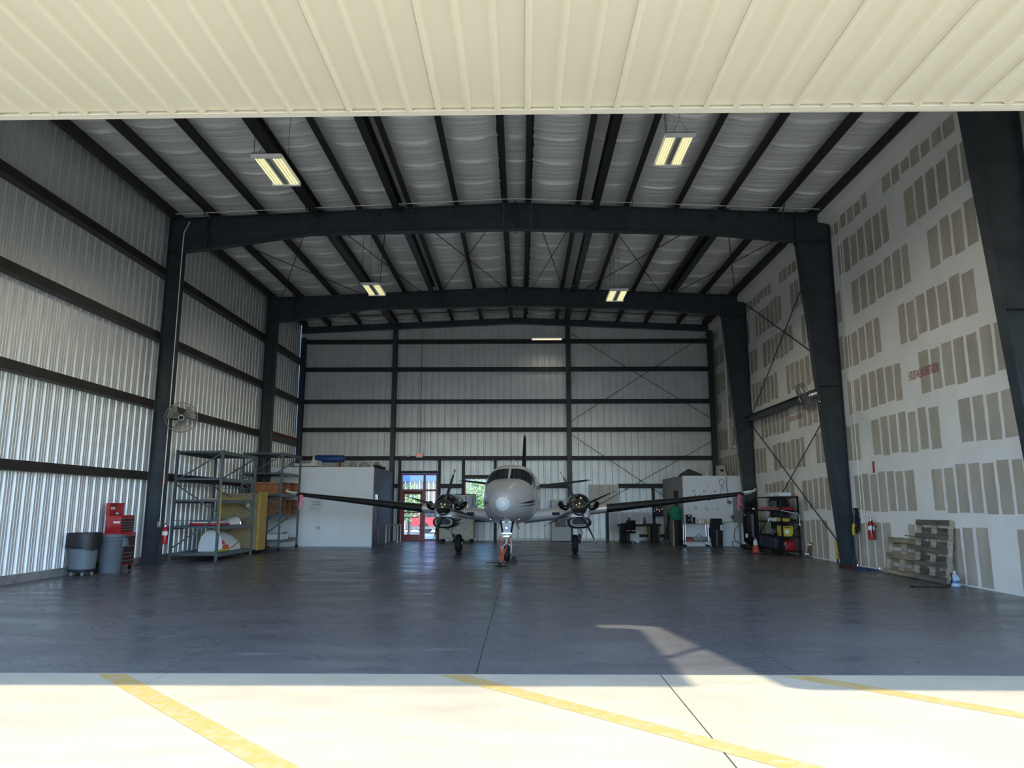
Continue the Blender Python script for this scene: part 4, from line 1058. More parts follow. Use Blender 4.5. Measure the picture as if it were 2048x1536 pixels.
# plywood boxes on the far rack
def cubby(label, loc, w, d, h, cols, rows_, mat):
    t = thing('plywood_box', label, 'box', loc, 0, 'plywood boxes on the rack'); th = .02
    m = MB(); m.bb(0, d, 0, th, 0, h); m.bb(0, d, w - th, w, 0, h); m.bb(0, d, th, w - th, 0, th); m.bb(0, d, th, w - th, h - th, h); m.bb(0, th, th, w - th, th, h - th)
    m.build('case', mat, t)
    for c in range(1, cols): MB().bb(.02, d - .01, w * c / cols - .008, w * c / cols + .008, th, h - th).build('divider', mat, t)
    for r in range(1, rows_): MB().bb(.02, d - .01, th, w - th, h * r / rows_ - .008, h * r / rows_ + .008).build('shelf', mat, t)
    return t
cubby('long orange plywood box on the upper middle shelf of the castered rack', (-9.55, 25.2, 1.95), 1.85, 1.1, .42, 2, 1, WOOD)
cubby('open pigeonhole plywood box below the long orange box', (-9.45, 25.2, 1.22), 1.85, .98, .55, 3, 2, WOODD)
t = thing('carton', 'small white carton on the bottom shelf of the castered rack', 'carton', (-8.95, 25.4, .37))
MB().bb(0, .5, 0, .75, 0, .17).build('body', WHITE, t); MB().bb(0, .5, .02, .73, .17, .185).build('flap', OFFW, t)
t = thing('motor_part', 'dark rusty motor part on the bottom shelf beside the white carton', 'machine part', (-8.7, 26.4, .37))
MB().lathe([(.02, 0), (.10, .0), (.11, .04), (.11, .2), (.05, .24), (.02, .3)], (0, 0, .11), 'y', 14).bb(-.1, .1, 0, .22, 0, .05).build('housing', WOODD, t)
rr = random.Random(9)
for k in range(7):
    t = thing('fitting', 'small pale pipe fitting in the pigeonhole box', 'pipe fitting', (-8.60 - rr.random() * .25, (25.30, 25.50, 25.90, 26.15, 26.50, 26.70, 26.85)[k], 1.238 if k % 2 else 1.505), 0, 'fittings in the pigeonhole box')
    MB().tube([(0, 0, .03), (0, .08, .04), (.05, .1, .06)], .025, 7).build('elbow', ALU, t)

# fan on the left column
def fan(label, loc, rot, group='round wall fans'):
    t = thing('wall_fan', label, 'fan', loc, 0, group); t.rotation_euler = rot
    R = .40; WIRE = M('fan_guard_wire', (.16, .15, .14), .4, .3, .2)
    m = MB()
    for yy, r in ((-.09, R), (.09, R), (0, R * 1.02)): m.torus((0, yy, 0), r, .008, 'y', 40, 5)
    for r in (.10, .2, .3): m.torus((0, -.12 - (.3 - r) * .08, 0), r, .004, 'y', 32, 4)
    for k in range(40):
        a = 2 * PI * k / 40; c, s = math.cos(a), math.sin(a)
        m.tube([(c * .08, -.14, s * .08), (c * .30, -.125, s * .30), (c * R, -.09, s * R), (c * R, .09, s * R), (c * .25, .12, s * .25)], .0028, 4, cap=False)
    g = m.build('wire_guard', WIRE, t); g['kind'] = 'stuff'
    for k in range(3):
        a = 2 * PI * k / 3 + .55; vs = []
        for i in range(5):
            for j in range(5):
                r = .07 + .29 * i / 4; th = a + (j / 4 - .5) * (1.05 + .25 * i / 4); vs.append((r * math.cos(th), -.05 + .11 * j / 4, r * math.sin(th)))
        MB().add(vs, [(i * 5 + j, i * 5 + j + 1, (i + 1) * 5 + j + 1, (i + 1) * 5 + j) for i in range(4) for j in range(4)], True).build('fan_blade', M('fan_blade_metal', (.30, .28, .25), .4, .3), t)
    MB().lathe([(.0, -.165), (.06, -.16), (.072, -.14), (.06, -.12), (0, -.12)], (0, 0, 0), 'y', 18).build('hub_badge', BLACK, t); MB().torus((0, -.16, 0), .065, .008, 'y', 20, 5).build('hub_ring', WHITE, t)
    MB().lathe([(.0, .08), (.08, .08), (.09, .12), (.09, .30), (.05, .33), (0, .33)], (0, 0, 0), 'y', 16).build('motor', DCHROME, t)
    return t
f = fan('round wire-guard fan on the steel column above the fire extinguisher', (-9.26, 19.1, 3.92), (math.radians(8), 0, math.radians(24)))
MB().bar((0, .28, -.05), (-.32, .42, -.08), .05, .05).build('wall_bracket', BLACK, f)
f = fan('round wire-guard fan seen edge-on, on the tapered column before the drywall', (7.66, 19.02, 4.42), (math.radians(24), 0, math.radians(-107)))
bpy.context.view_layer.update()
fi = f.matrix_world.inverted()
MB().bar((0, .30, -.02), fi @ Vector((8.10, 19.18, 4.36)), .05, .06).bar(fi @ Vector((8.08, 19.16, 4.36)), fi @ Vector((8.19, 19.34, 4.36)), .06, .08).build('wall_bracket', DCHROME, f)

# white office room against the back wall, left
t = thing('office_room', 'plain white office room in the corner behind the castered grey rack', 'office room', (-10.1, 27.8, 0))
MB().bb(0, 4.34, 0, .1, 0, 3.03).build('front_wall', OFFW, t)
m = MB(); m.bb(4.24, 4.34, .1, .22, 0, 3.03); m.bb(4.24, 4.34, 1.32, 4.25, 0, 3.03); m.bb(4.24, 4.34, .22, 1.32, 2.18, 3.03); m.build('side_wall', M('shaded_wallboard', (.20, .24, .28), .7), t)  # white side wall turned from the door; its shade is put into the darker colour
MB().bb(0, 4.24, .1, 4.25, 2.93, 3.02).build('roof', OFFW, t)
MB().bb(0, 4.34, -.012, 0, 0, .12).build('baseboard', OFFW, t)
d = MB().bb(4.26, 4.31, .24, 1.30, .01, 2.16).build('door', M('slate_door', (.03, .04, .05), .5), t)
MB().lathe([(.02, .31 - .31), (.035, .03), (.035, .06), (.0, .07)], (4.31, 1.2, 1.02), 'x', 12).build('knob', CHROME, d); MB().bb(4.305, 4.315, .5, 1.05, 1.55, 2.0).build('window_pane', COCKPIT, d); MB().bb(4.314, 4.318, .62, .75, 1.83, 1.88).build('notice', WHITE, d)
pn = MB().bb(1.90, 2.40, -.02, 0, 1.36, 1.84).build('breaker_cover', M('pale_cover', (.66, .69, .70), .5), t)
for r in range(2):
    for c in range(3): MB().bar((2.04 + .10 * c, -.03, 1.56 + .10 * r), (2.07 + .10 * c, -.03, 1.61 + .10 * r), .025, .02).build('breaker_switch', BLACK, pn)
ol = MB().bb(2.20, 2.32, -.015, 0, .64, .75).build('outlet', M('brown_outlet', (.16, .14, .12), .5), t)
for a in (0, 1):
    for b in (0, 1): MB().bb(2.215 + .05 * a, 2.25 + .05 * a, -.02, -.014, .65 + .05 * b, .69 + .05 * b).build('socket', WHITE, ol)
t = thing('tarp_roll', 'rolled blue tarp with white end lying on the white office roof', 'tarp roll', (-8.55, 29.5, 3.16))
MB().lathe([(.001, 0), (.15, .0), (.155, .02), (.15, 1.16), (.12, 1.2), (.001, 1.2)], (0, 0, .30), 'x', 18).build('roll', BLUE, t)
MB().lathe([(.001, -.10), (.12, -.10), (.14, -.06), (.15, 0)], (0, 0, .30), 'x', 16).build('end_cap', OFFW, t)
for xx in (.15, 1.0): MB().bb(xx - .03, xx + .03, -.14, .14, -.14, .18).build('cradle', WOOD, t)
t = thing('cowling_shell', 'white open cowling shell lying on the white office roof edge', 'cowling', (-8.95, 27.95, 3.03))
MB().add([(0, 0, .02), (.85, -.1, .0), (.95, -.12, .02), (.9, -.05, .28), (.72, 0, .30), (.62, .1, .16), (0, .1, .16), (0, .8, .02), (.85, .8, .0), (.95, .8, .02), (.9, .75, .28), (.72, .75, .30), (.62, .75, .16), (0, .75, .16)],
         [(0, 1, 8, 7), (1, 2, 9, 8), (2, 3, 10, 9), (3, 4, 11, 10), (4, 5, 12, 11), (5, 6, 13, 12), (0, 6, 5, 4, 3, 2, 1), (7, 8, 9, 10, 11, 12, 13)]).build('shell', WHITE, t)
MB().bar((-.05, -.1, .025), (1.0, -.15, .02), .02, .02).build('edge_strip', BLACK, t)
for k, (xx, rr_, dl) in enumerate(((-7.2, .17, 'smallest'), (-6.70, .24, 'largest'), (-6.18, .2, 'middle-sized'))):
    t = thing('dome_cover', dl + ' pale grey dome cover on the white office roof', 'dome cover', (xx, 30.42, 3.02), 0, 'dome covers on the office roof')
    MB().lathe([(rr_ * 1.1, 0), (rr_ * 1.08, .03), (rr_, .16), (rr_ * .8, .27), (rr_ * .45, .34), (.001, .36)], (0, 0, 0), 'z', 18).build('shell', M('pale_grey_shell', (.42, .43, .42), .5), t)
    MB().torus((0, 0, .02), rr_ * 1.1, .012, 'z', 18, 5).build('rim', BLACK, t)
for k in range(3):
    t = thing('paint_can', ('dark can on the office roof edge nearest the office front', 'dark can midway along the office roof edge', 'dark can on the office roof edge nearest the back wall')[k], 'can', (-5.97, 29.3 + .75 * k, 3.02), 0, 'cans on the office roof')
    MB().lathe([(.08, 0), (.09, .01), (.09, .17), (.08, .18)], (0, 0, 0), 'z', 14).build('body', BLACK, t); MB().torus((0, 0, .17), .085, .008, 'z', 14, 5).build('rim', GREYL, t)
t = thing('side_table', 'narrow dark table with white legs beside the red door', 'table', (-5.62, 30.4, 0))
MB().bb(-.12, .45, 0, .8, .72, .76).build('table_top', GREYL, t)
for x in (-.08, .41):
    for y in (.04, .76): MB().bb(x - .02, x + .02, y - .02, y + .02, 0, .72).build('leg', OFFW, t)
t = thing('exit_sign', 'small lit EXIT sign on the back wall above the red door', 'exit sign', (-4.78, YB - .26, 3.69))
MB().bevbox(0, .32, -.04, .02, 0, .2, .01).build('case', OFFW, t); text_obj('lettering', 'EXIT', .22, .11, EXITM, t, (.05, -.042, .045), (1, 0, 0), (0, 0, 1))
MB().bevbox(-.42, -.30, -.03, .05, .04, .12, .008).build('lamp_head', OFFW, t)
MB().tube([(-.36, 0, .06), (.9, 0, .05)], .008, 5).build('wire', BLACK, t)
# service cart behind the left engine
t = thing('service_cart', 'beige wheeled ground service cart with tall control cabinet before the back wall', 'service cart', (-3.46, 30.3, 0))
MB().bevbox(0, 1.46, 0, .8, .16, 1.02, .02).build('body', M('beige_cart', (.50, .50, .43), .5), t)
MB().bb(.06, 1.40, -.008, 0, .22, .94).build('front_panel', M('beige_panel', (.55, .55, .48), .5), t)
MB().bevbox(.62, 1.50, .1, .75, 1.02, 2.0, .03).build('cabinet', OFFW, t); MB().bb(.72, .98, .085, .10, 1.35, 1.62).build('screen', COCKPIT, t)
MB().tube([(1.10, .06, 1.95), (1.08, .03, 1.6), (1.2, .03, 1.42), (1.38, .04, 1.5), (1.42, .06, 1.95)], .012, 6).build('hose', BLACK, t); MB().bb(.60, 1.52, .08, .77, 2.0, 2.03).build('lid', BLACK, t)
for x in (.12, 1.34):
    for y in (.08, .72): MB().lathe([(.02, -.03), (.075, -.03), (.085, -.015), (.085, .015), (.075, .03), (.02, .03)], (x, y, .085), 'y', 14).bb(x - .025, x + .025, y - .03, y + .03, .1, .18).build('caster', RUBBER, t)

# ================================================================ things along the back wall, right
t = thing('white_cabinet', 'white cabinet with a printed map on its front by the back wall post', 'cabinet', (1.32, 31.6, 0))
MB().bevbox(0, .83, 0, .4, .03, 1.80, .012).build('body', WHITE, t); MB().bb(.02, .81, -.012, 0, 1.28, 1.78).build('upper_door', WHITE, t); MB().bb(.02, .81, -.012, 0, .06, 1.25).build('lower_door', WHITE, t)
MP = M('map_print', (.30, .30, .29), .7, 0, .8, 14)
MB().bb(.14, .68, -.016, -.012, .62, .98).build('printed_map', MP, t)
for x in (.06, .77): MB().bb(x - .03, x + .03, .05, .35, 0, .04).build('foot', GREYL, t)
t = thing('slatted_panel', 'large white slatted panel hung on the back wall beside the post', 'panel', (3.04, YB - .24, 0))
frame_rect(MB(), 0, 1.32, 1.28, 2.48, .03, 0, .05).build('frame', WHITE, t)
for k in range(16): MB().box((.66, .03, 1.33 + .072 * k), (1.25, .012, .066), Matrix.Rotation(math.radians(14), 3, 'X')).build('slat', M('cream_slat', (.80, .80, .72), .5), t)
for x in (.46, .92, 1.05): MB().bb(x - .006, x + .006, -.004, .008, 1.31, 2.45).build('seam', GREYL, t)
for k in range(4):
    t = thing('louvered_shutter', 'white louvered shutter behind the desk, ' + ('outermost on the airplane side', 'second from the airplane side', 'third from the airplane side', 'outermost on the tool board side')[k], 'shutter', (3.90 + .485 * k, YB - .22, .32), 0, 'louvered shutters behind the desk')
    frame_rect(MB(), 0, .475, 0, .96, .045, 0, .05).build('frame', WHITE, t)
    for q in range(11): MB().box((.237, .025, .09 + .078 * q), (.39, .012, .074), Matrix.Rotation(math.radians(24), 3, 'X')).build('louver', M('pale_louver', (.72, .75, .78), .5), t)
# desk, chair, boxes
t = thing('desk', 'black desk with thick legs before the white louvered shutters', 'desk', (4.1, 30.4, 0))
MB().bb(0, 1.75, 0, .75, .68, .78).build('desk_top', BLACK, t)
for x in (.08, 1.40): MB().bb(x, x + .24, .06, .7, 0, .68).build('pedestal', BLACK, t)
for x, lab in ((.42, 'small dark upright speaker at the chair side of the black desk'), (1.06, 'small dark upright speaker at the bin side of the black desk')):
    t = thing('speaker', lab, 'speaker', (4.1 + x, 30.7, .78))
    MB().bevbox(0, .12, 0, .14, 0, .27, .01).build('case', GREY, t); MB().lathe([(.04, 0), (.035, -.006), (.0, -.008)], (.06, 0, .09), 'y', 12).build('driver', BLACK, t)
t = thing('keyboard', 'dark keyboard tray with small items on the black desk', 'keyboard', (4.18, 30.45, .78))
MB().bevbox(0, .42, 0, .16, 0, .03, .008).build('board', BLACK, t); MB().bb(.02, .40, .015, .145, .03, .036).build('key_field', GREY, t)
t = thing('paper_stack', 'white paper stack at the edge of the black desk', 'papers', (4.76, 30.36, .78)); MB().bb(0, .30, 0, .2, 0, .03).build('sheets', WHITE, t); MB().bb(.01, .28, .02, .19, .03, .034).build('top_sheet', OFFW, t)
t = thing('office_chair', 'black swivel office chair in front of the black desk', 'chair', (4.42, 30.1, 0), math.radians(200))
MB().bevbox(-.24, .24, -.22, .24, .42, .50, .03).build('seat', BLACK, t); MB().bevbox(-.21, .21, .22, .29, .55, .95, .03).build('backrest', BLACK, t)
MB().bar((0, .2, .45), (0, .28, .62), .06, .02).build('back_support', BLACK, t); MB().tube([(0, 0, .1), (0, 0, .43)], .03, 8).build('column', BLACK, t)
for k in range(5):
    a = 2 * PI * k / 5; l = MB().bar((0, 0, .11), (.28 * math.cos(a), .28 * math.sin(a), .07), .04, .03).build('base_arm', BLACK, t)
    MB().lathe([(.01, -.02), (.028, -.02), (.028, .02), (.01, .02)], (.28 * math.cos(a), .28 * math.sin(a), .028), 'x', 10).build('caster', BLACK, l)
t = thing('yellow_bin', 'yellow waste bin beside the black desk', 'waste bin', (5.72, 31.3, 0))
MB().prism([(-.22, .02), (.22, .02), (.26, .58), (-.26, .58)], 'y', 0, .3).build('body', M('mustard_plastic', (.36, .26, .05), .5), t); MB().bb(-.27, .27, -.02, .32, .58, .62).build('rim', M('mustard_plastic', (.36, .26, .05)), t); MB().bb(-.18, .18, .03, .27, .62, .66).build('liner', BLACK, t)
t = thing('carton', 'white carton on the floor below the black desk', 'carton', (4.62, 30.9, 0)); MB().bb(0, .38, 0, .3, .0, .42).build('body', OFFW, t); MB().bb(0, .38, .0, .3, .42, .44).build('flap', WHITE, t)
# tool board
t = thing('tool_board', 'dark pegboard with hanging hand tools beside the white room', 'tool board', (5.88, YB - .26, 1.08))
MB().bb(0, .43, 0, .04, 0, .6).build('board', M('dark_board', (.03, .03, .035), .7), t); MB().bb(0, .43, -.06, 0, 0, .05).build('ledge', BLACK, t)
for x, l in ((.05, .26), (.13, .2), (.20, .2), (.27, .24), (.37, .18)):
    MB().tube([(x, -.03, .45), (x + .02, -.03, .45 - l * .6), (x - .01, -.035, .45 - l)], [.012, .014, .022], 6).build('hand_tool', CHROME, t)
MB().bb(.10, .26, -.02, 0, .46, .58).build('label_card', M('mint_card', (.45, .55, .50), .6), t)
for k, (x0, x1) in enumerate(((5.85, 6.0), (6.05, 6.12), (6.12, 6.25))):
    t = thing('pole', ('shortest', 'middle', 'longest')[k] + ' dark pole leaning by the tool board', 'pole', (x0 + .05, 30.4 + .15 * k, 0), 0, 'poles leaning by the tool board')
    MB().tube([(0, 0, .0), (6.312 - x0 - .05, .5, 1.05 + .1 * k)], .018, 7).build('shaft', BLACK, t); MB().lathe([(.024, 0), (.024, .10), (.018, .12)], (0, 0, 0), 'z', 8).build('ferrule', GREYL, t)
# white room right
t = thing('office_room', 'white room with marked front wall in the corner by the drywall', 'office room', (6.33, 28.2, 0))
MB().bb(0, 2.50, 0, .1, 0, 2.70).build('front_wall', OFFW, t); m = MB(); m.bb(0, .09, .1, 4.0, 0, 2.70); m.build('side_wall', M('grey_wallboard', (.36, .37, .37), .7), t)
MB().bb(.09, 2.50, .1, 4.0, 2.60, 2.70).build('roof', OFFW, t); MB().bb(0, 2.50, -.012, 0, 0, .10).build('baseboard', OFFW, t)
for z0, z1 in ((1.75, 2.15), (1.15, 1.60)): MB().bb(-.012, .002, .9, 1.7, z0, z1).build('dark_window', DKWIN, t)
rr = random.Random(21)
for (x, z) in ((.38, 2.12), (.44, 2.12), (.45, 2.03), (.46, 1.95), (.80, 2.12), (.87, 2.12), (.81, 2.05), (.95, 2.30), (1.24, 2.10), (.62, 1.95), (.47, 1.52), (.50, 1.42), (.42, 1.45), (.86, 1.44), (.92, 1.36), (1.30, 1.42), (1.0, 1.75), (1.22, 1.8), (.2, 1.45), (.22, 1.35)):
    MB().lathe([(.02, 0), (.022, -.012), (.0, -.014)], (x, 0, z), 'y', 8).build('wall_anchor', BLACK if rr.random() < .6 else GREYL, t)
t = thing('wire_coil', 'thin grey wire coil hanging on the marked white room front', 'wire', (7.83, 28.16, 2.15))
MB().torus((0, 0, .30), .09, .010, 'y', 20, 5, 1, 1.4).build('coil', GREYL, t); MB().tube([(-.03, -.01, .2), (.08, -.01, .05), (.12, -.01, -.02)], .008, 5).build('tail', GREYL, t); MB().tube([(0, -.01, .16), (-.05, 0, -.06), (-.06, 0, -.35)], .008, 5).build('drop', GREYL, t)
t = thing('power_cable', 'grey cable hanging down the marked white room front to a plug', 'cable', (8.02, 28.16, 1.62))
MB().tube([(0, 0, 1.07), (.01, -.01, .6), (.04, -.01, .48), (.02, -.01, .1)], .010, 5).build('cord', BLACK, t); MB().bevbox(-.0, .13, -.08, .02, 0, .12, .01).build('plug_box', GREY, t)
t = thing('electrical_cabinet', 'grey electrical cabinet with conduit on the white room front', 'electrical cabinet', (8.24, 28.02, .9))
MB().bevbox(0, .42, -.02, .18, 0, 1.0, .012).build('body', GREYL, t); d = MB().bb(.02, .40, -.03, -.02, .03, .97).build('door', M('grey_cabinet_door', (.24, .26, .27), .45), t); MB().bb(.15, .21, -.036, -.03, .93, .95).build('latch', WHITE, d)
MB().tube([(.18, .08, 0), (.18, .08, -.88)], .03, 8).build('conduit', GREYL, t); MB().lathe([(.02, .16), (.06, .16), (.07, .08), (.06, .0)], (-.06, 0, .22), 'y', 12).build('receptacle', GREY, t)
MB().tube([(-.06, 0, .20), (-.1, -.02, .05), (-.4, .06, -.02), (-.66, .13, -.03)], .010, 5).build('cord', BLACK, t); MB().tube([(.12, 0, -.1), (-.05, -.05, -.3), (-.08, -.05, -.6), (.05, -.03, -.78), (.16, 0, -.8)], .012, 5).build('loop_cable', BLACK, t)
MB().tube([(-.12, .1, -.88), (-.12, .1, -.72), (.18, .1, -.72)], .02, 6).build('floor_stub', GREYL, t)
# things on that room
t = thing('tarp_heap', 'crumpled dark grey tarp heaped on the marked white room', 'tarp', (6.82, 28.9, 2.70))
vs = []; n = 14
for j in range(n):
    for i in range(n):
        u, v = i / (n - 1) * 2 - 1, j / (n - 1) * 2 - 1; h = max(0, 1 - (u * u + v * v) ** .5 * .95)
        vs.append((u * .48, v * .4, .30 * h ** .7 * (1 + .5 * noise.noise(Vector((u * 3, v * 3, 1)))) + .02 * abs(noise.noise(Vector((u * 7, v * 7, 2)))) * h))
MB().add(vs, [(j * n + i, j * n + i + 1, (j + 1) * n + i + 1, (j + 1) * n + i) for j in range(n - 1) for i in range(n - 1)], True).build('cloth', M('dark_tarp', (.07, .07, .075), .8, 0, .3), t)
t = thing('spray_bottle', 'small white bottle standing on the marked white room', 'bottle', (7.42, 28.7, 2.70))
MB().lathe([(.04, 0), (.042, .02), (.04, .11), (.016, .14), (.016, .17)], (0, 0, 0), 'z', 12).build('body', WHITE, t); MB().lathe([(.025, .17), (.025, .22), (.01, .23)], (0, 0, 0), 'z', 10).build('cap', OFFW, t)
t = thing('old_monitor', 'tan old computer monitor case on the marked white room', 'monitor', (8.03, 29.2, 2.70))
MB().prism([(-.02, 0), (.40, 0), (.34, .06), (.24, .46), (0, .46)], 'y', 0, .4).build('case', M('tan_plastic', (.40, .38, .31), .5), t); MB().add([(.39, .02, .07), (.39, .38, .07), (.27, .38, .44), (.27, .02, .44)], [(0, 1, 2, 3)]).build('screen', BLACK, t); MB().bb(.06, .20, -.006, 0, .22, .30).build('badge', BLACK, t)
t = thing('wooden_strip', 'weathered wooden strip leaning on the old monitor case', 'wood strip', (8.62, 29.05, 2.71)); MB().bar((0, 0, 0), (-.30, .135, .42), .05, .02).build('board', WOODD, t); MB().bar((-.02, .06, 0), (-.27, .14, .30), .03, .03).build('batten', GREYL, t)
# green bag on black boxes
t = thing('green_bag', 'bright green cloth bag hanging at the marked white room corner', 'bag', (6.08, 28.62, .99))
rings = []
for z, a, b in ((0, .17, .08), (.06, .225, .12), (.2, .235, .14), (.36, .23, .13), (.46, .19, .10), (.53, .10, .06)):
    rings.append([Vector((a * math.copysign(abs(math.cos(q * PI / 10)) ** .8, math.cos(q * PI / 10)) + .012 * math.sin(5 * q + z * 9), b * math.sin(q * PI / 10), z)) for q in range(20)])
MB().loft(rings).build('bag_body', GREEN, t); MB().tube([(-.06, 0, .52), (0, 0, .60), (.06, 0, .52)], .010, 6).build('strap', GREEN, t)
t = thing('black_case', 'tall narrow black case standing under the green bag', 'case', (5.92, 28.5, 0)); MB().bevbox(.07, .36, .0, .32, 0, .99, .012).build('body', BLACK, t); MB().bb(.02, .07, -.0, .3, 0, .97).build('edge_trim', M('tan_edge', (.30, .25, .20), .6), t)
# steel cart with coffee things
t = thing('steel_cart', 'chrome-legged cart with coffee maker before the marked white room', 'cart', (6.18, 27.65, 0))
MB().bb(-.02, 1.0, 0, .42, .84, .87).build('top_shelf', GREYL, t); MB().bb(.02, .96, .02, .40, .18, .21).build('lower_shelf', GREYL, t)
for x in (.06, .93):
    for y in (.04, .38):
        l = MB().tube([(x, y, .08), (x, y, .84)], .018, 8).build('leg', CHROME, t); MB().lathe([(.01, -.015), (.04, -.014), (.04, .014), (.01, .015)], (x, y, .042), 'y', 10).build('caster', BLACK, l)
t = thing('coffee_maker', 'black coffee maker on the chrome-legged cart', 'coffee maker', (6.33, 27.78, .87))
MB().bevbox(0, .2, 0, .2, 0, .06, .01).build('base', BLACK, t); MB().bevbox(0, .2, .12, .2, .05, .34, .01).build('tower', BLACK, t); MB().bevbox(0, .2, 0, .2, .24, .34, .015).build('head', BLACK, t)
MB().lathe([(.06, .06), (.075, .1), (.07, .18), (.05, .21)], (.1, .07, 0), 'z', 14).build('carafe', COCKPIT, t); MB().bb(.06, .14, -.004, 0, .27, .31).build('panel', WHITE, t)
t = thing('grinder', 'small black grinder beside the coffee maker', 'grinder', (6.62, 27.85, .87)); MB().lathe([(.06, 0), (.06, .04), (.04, .06), (.05, .18), (.06, .2), (.06, .23), (.0, .24)], (0, 0, 0), 'z', 14).build('body', BLACK, t); MB().tube([(.05, 0, .2), (.1, 0, .14), (.05, 0, .06)], .01, 6).build('handle', BLACK, t)
for x, h, mt, lab in ((6.86, .13, OFFW, 'short white cup on the chrome-legged cart'), (6.97, .2, WHITE, 'tall white bottle on the chrome-legged cart'), (7.07, .14, YELLOW, 'yellow container on the chrome-legged cart')):
    t = thing('container', lab, 'container', (x, 27.85, .87)); MB().lathe([(.04, 0), (.045, .01), (.045, h * .7), (.02, h * .85), (.02, h)], (0, 0, 0), 'z', 12).build('body', mt, t); MB().lathe([(.024, h), (.024, h + .02)], (0, 0, 0), 'z', 10).build('cap', GREYL, t)
t = thing('red_box', 'small red box on the cart lower shelf', 'box', (6.30, 27.7, .21)); MB().bb(0, .18, 0, .2, 0, .15).build('body', RED, t); MB().bb(-.005, .185, -.005, .205, .13, .16).build('lid', BLACK, t)
t = thing('toolbag', 'grey bag of parts on the cart lower shelf', 'bag', (6.55, 27.7, .21)); MB().bevbox(0, .48, 0, .26, 0, .16, .05).build('body', GREYL, t); MB().tube([(.1, .13, .15), (.24, .13, .28), (.38, .13, .15)], .012, 6).build('handle', BLACK, t)
t = thing('trash_bin', 'tall black swing-top trash bin beside the chrome-legged cart', 'trash bin', (7.24, 27.6, 0))
MB().prism([(.05, 0), (.37, 0), (.41, .86), (.0, .86)], 'y', 0, .36).build('body', BLACK, t); MB().prism([(.0, .86), (.41, .86), (.38, 1.06), (.03, 1.06)], 'y', .02, .34).build('swing_top', BLACK, t)
MB().bb(.14, .19, -.008, 0, .05, .65).build('side_stripe', M('brown_stripe', (.14, .11, .10), .4), t); MB().bb(.31, .39, -.01, -.002, .62, .82).build('paper_label', OFFW, t)
t = thing('black_bag', 'black sack slumped behind the swing-top trash bin', 'bag', (7.48, 28.075, .0))
MB().loft([[Vector((a * math.cos(q * PI / 9), b * math.sin(q * PI / 9), z)) for q in range(18)] for z, a, b in ((0, .12, .06), (.04, .17, .085), (.3, .20, .10), (.48, .27, .105), (.62, .29, .105), (.74, .20, .09), (.82, .06, .05), (.86, .04, .04))]).build('sack', M('black_bag_film', (.012, .012, .014), .22), t); MB().torus((0, 0, .82), .06, .012, 'z', 10, 5).build('tie', GREYL, t)
# air compressor
t = thing('air_compressor', 'tall black upright air compressor between white room and black shelf cart', 'air compressor', (8.30, 26.3, 0))
MB().bevbox(-.32, .32, -.34, .36, .02, .16, .02).build('base_pallet', BLACK, t); MB().lathe([(.05, .16), (.2, .2), (.27, .30), (.27, 1.2), (.22, 1.34), (.08, 1.40), (.0, 1.41)], (0, 0, 0), 'z', 24).build('tank', BLACK, t)
MB().bevbox(-.2, .2, -.16, .16, 1.38, 1.50, .02).build('platform', BLACK, t); MB().lathe([(.10, -.14), (.12, -.12), (.12, .12), (.10, .14)], (-.08, 0, 1.62), 'y', 14).build('motor', BLACK, t); MB().bevbox(.06, .2, -.1, .1, 1.5, 1.78, .02).build('pump_head', BLACK, t)
MB().bb(-.06, .02, -.28, -.265, .45, 1.25).build('tank_stripe', M('grey_decal', (.16, .17, .18), .4), t); MB().bb(.03, .14, -.17, -.155, 1.40, 1.47).build('rating_plate', OFFW, t)
MB().lathe([(.05, 0), (.05, -.03), (.03, -.035)], (-.26, -.10, 1.22), 'y', 12).build('gauge', CHROME, t); MB().bb(-.30, -.22, -.3, -.28, .42, .56).build('tag', OFFW, t)
MB().tube([(-.1, -.1, 1.55), (-.28, -.15, 1.4), (-.31, -.12, 1.0), (-.29, -.1, .4)], .015, 6).build('air_hose', BLACK, t)
# traffic cone
t = thing('traffic_cone', 'orange traffic cone with white collar before the black shelf cart', 'traffic cone', (7.77, 24.25, 0))
MB().bevbox(-.19, .19, -.19, .19, 0, .035, .01).build('base', M('maroon_base', (.22, .03, .03), .6), t); MB().lathe([(.13, .035), (.125, .05), (.082, .26)], (0, 0, 0), 'z', 18, cap=False).build('lower_cone', ORANGE, t)
MB().lathe([(.083, .255), (.048, .43)], (0, 0, 0), 'z', 18, cap=False).build('white_collar', WHITE, t); MB().lathe([(.049, .425), (.032, .50), (.025, .51), (0, .51)], (0, 0, 0), 'z', 18).build('tip', M('faded_tip', (.4, .14, .12), .6), t)
# black shelf cart along the drywall
t = thing('shelf_cart', 'black steel shelf cart on casters along the drywall', 'shelf cart', (8.12, 22.72, 0))
CW, CL = .58, 2.5
for x in (0, CW - .05):
    for y in (0, CL - .05):
        p = MB().bb(x, x + .05, y, y + .05, .10, 1.84).build('post', BLACK, t); MB().lathe([(.012, -.02), (.05, -.02), (.05, .02), (.012, .02)], (x + .025, y + .025, .05), 'y', 12).bb(x + .01, x + .04, y + .01, y + .04, .05, .12).build('caster', RUBBER, p)
for z in (.16, .60, 1.05, 1.40, 1.84): MB().bb(0, CW, 0, CL, z - .04, z).build('shelf', BLACK, t)
MB().bb(CW - .03, CW - .015, .95, CL - .05, .16, 1.80).build('back_panel', M('midnight_paint', (.015, .02, .03), .4), t)
for (a, b) in (((0, 0, .20), (CW, 0, .98)), ((0, 0, 1.44), (CW * .6, 0, 1.8))): MB().bar(a, b, .02, .02).build('brace', BLACK, t)
t = thing('tool_cabinet', 'dark blue-black cabinet standing in the far half of the shelf cart', 'cabinet', (8.2, 23.6, .16))
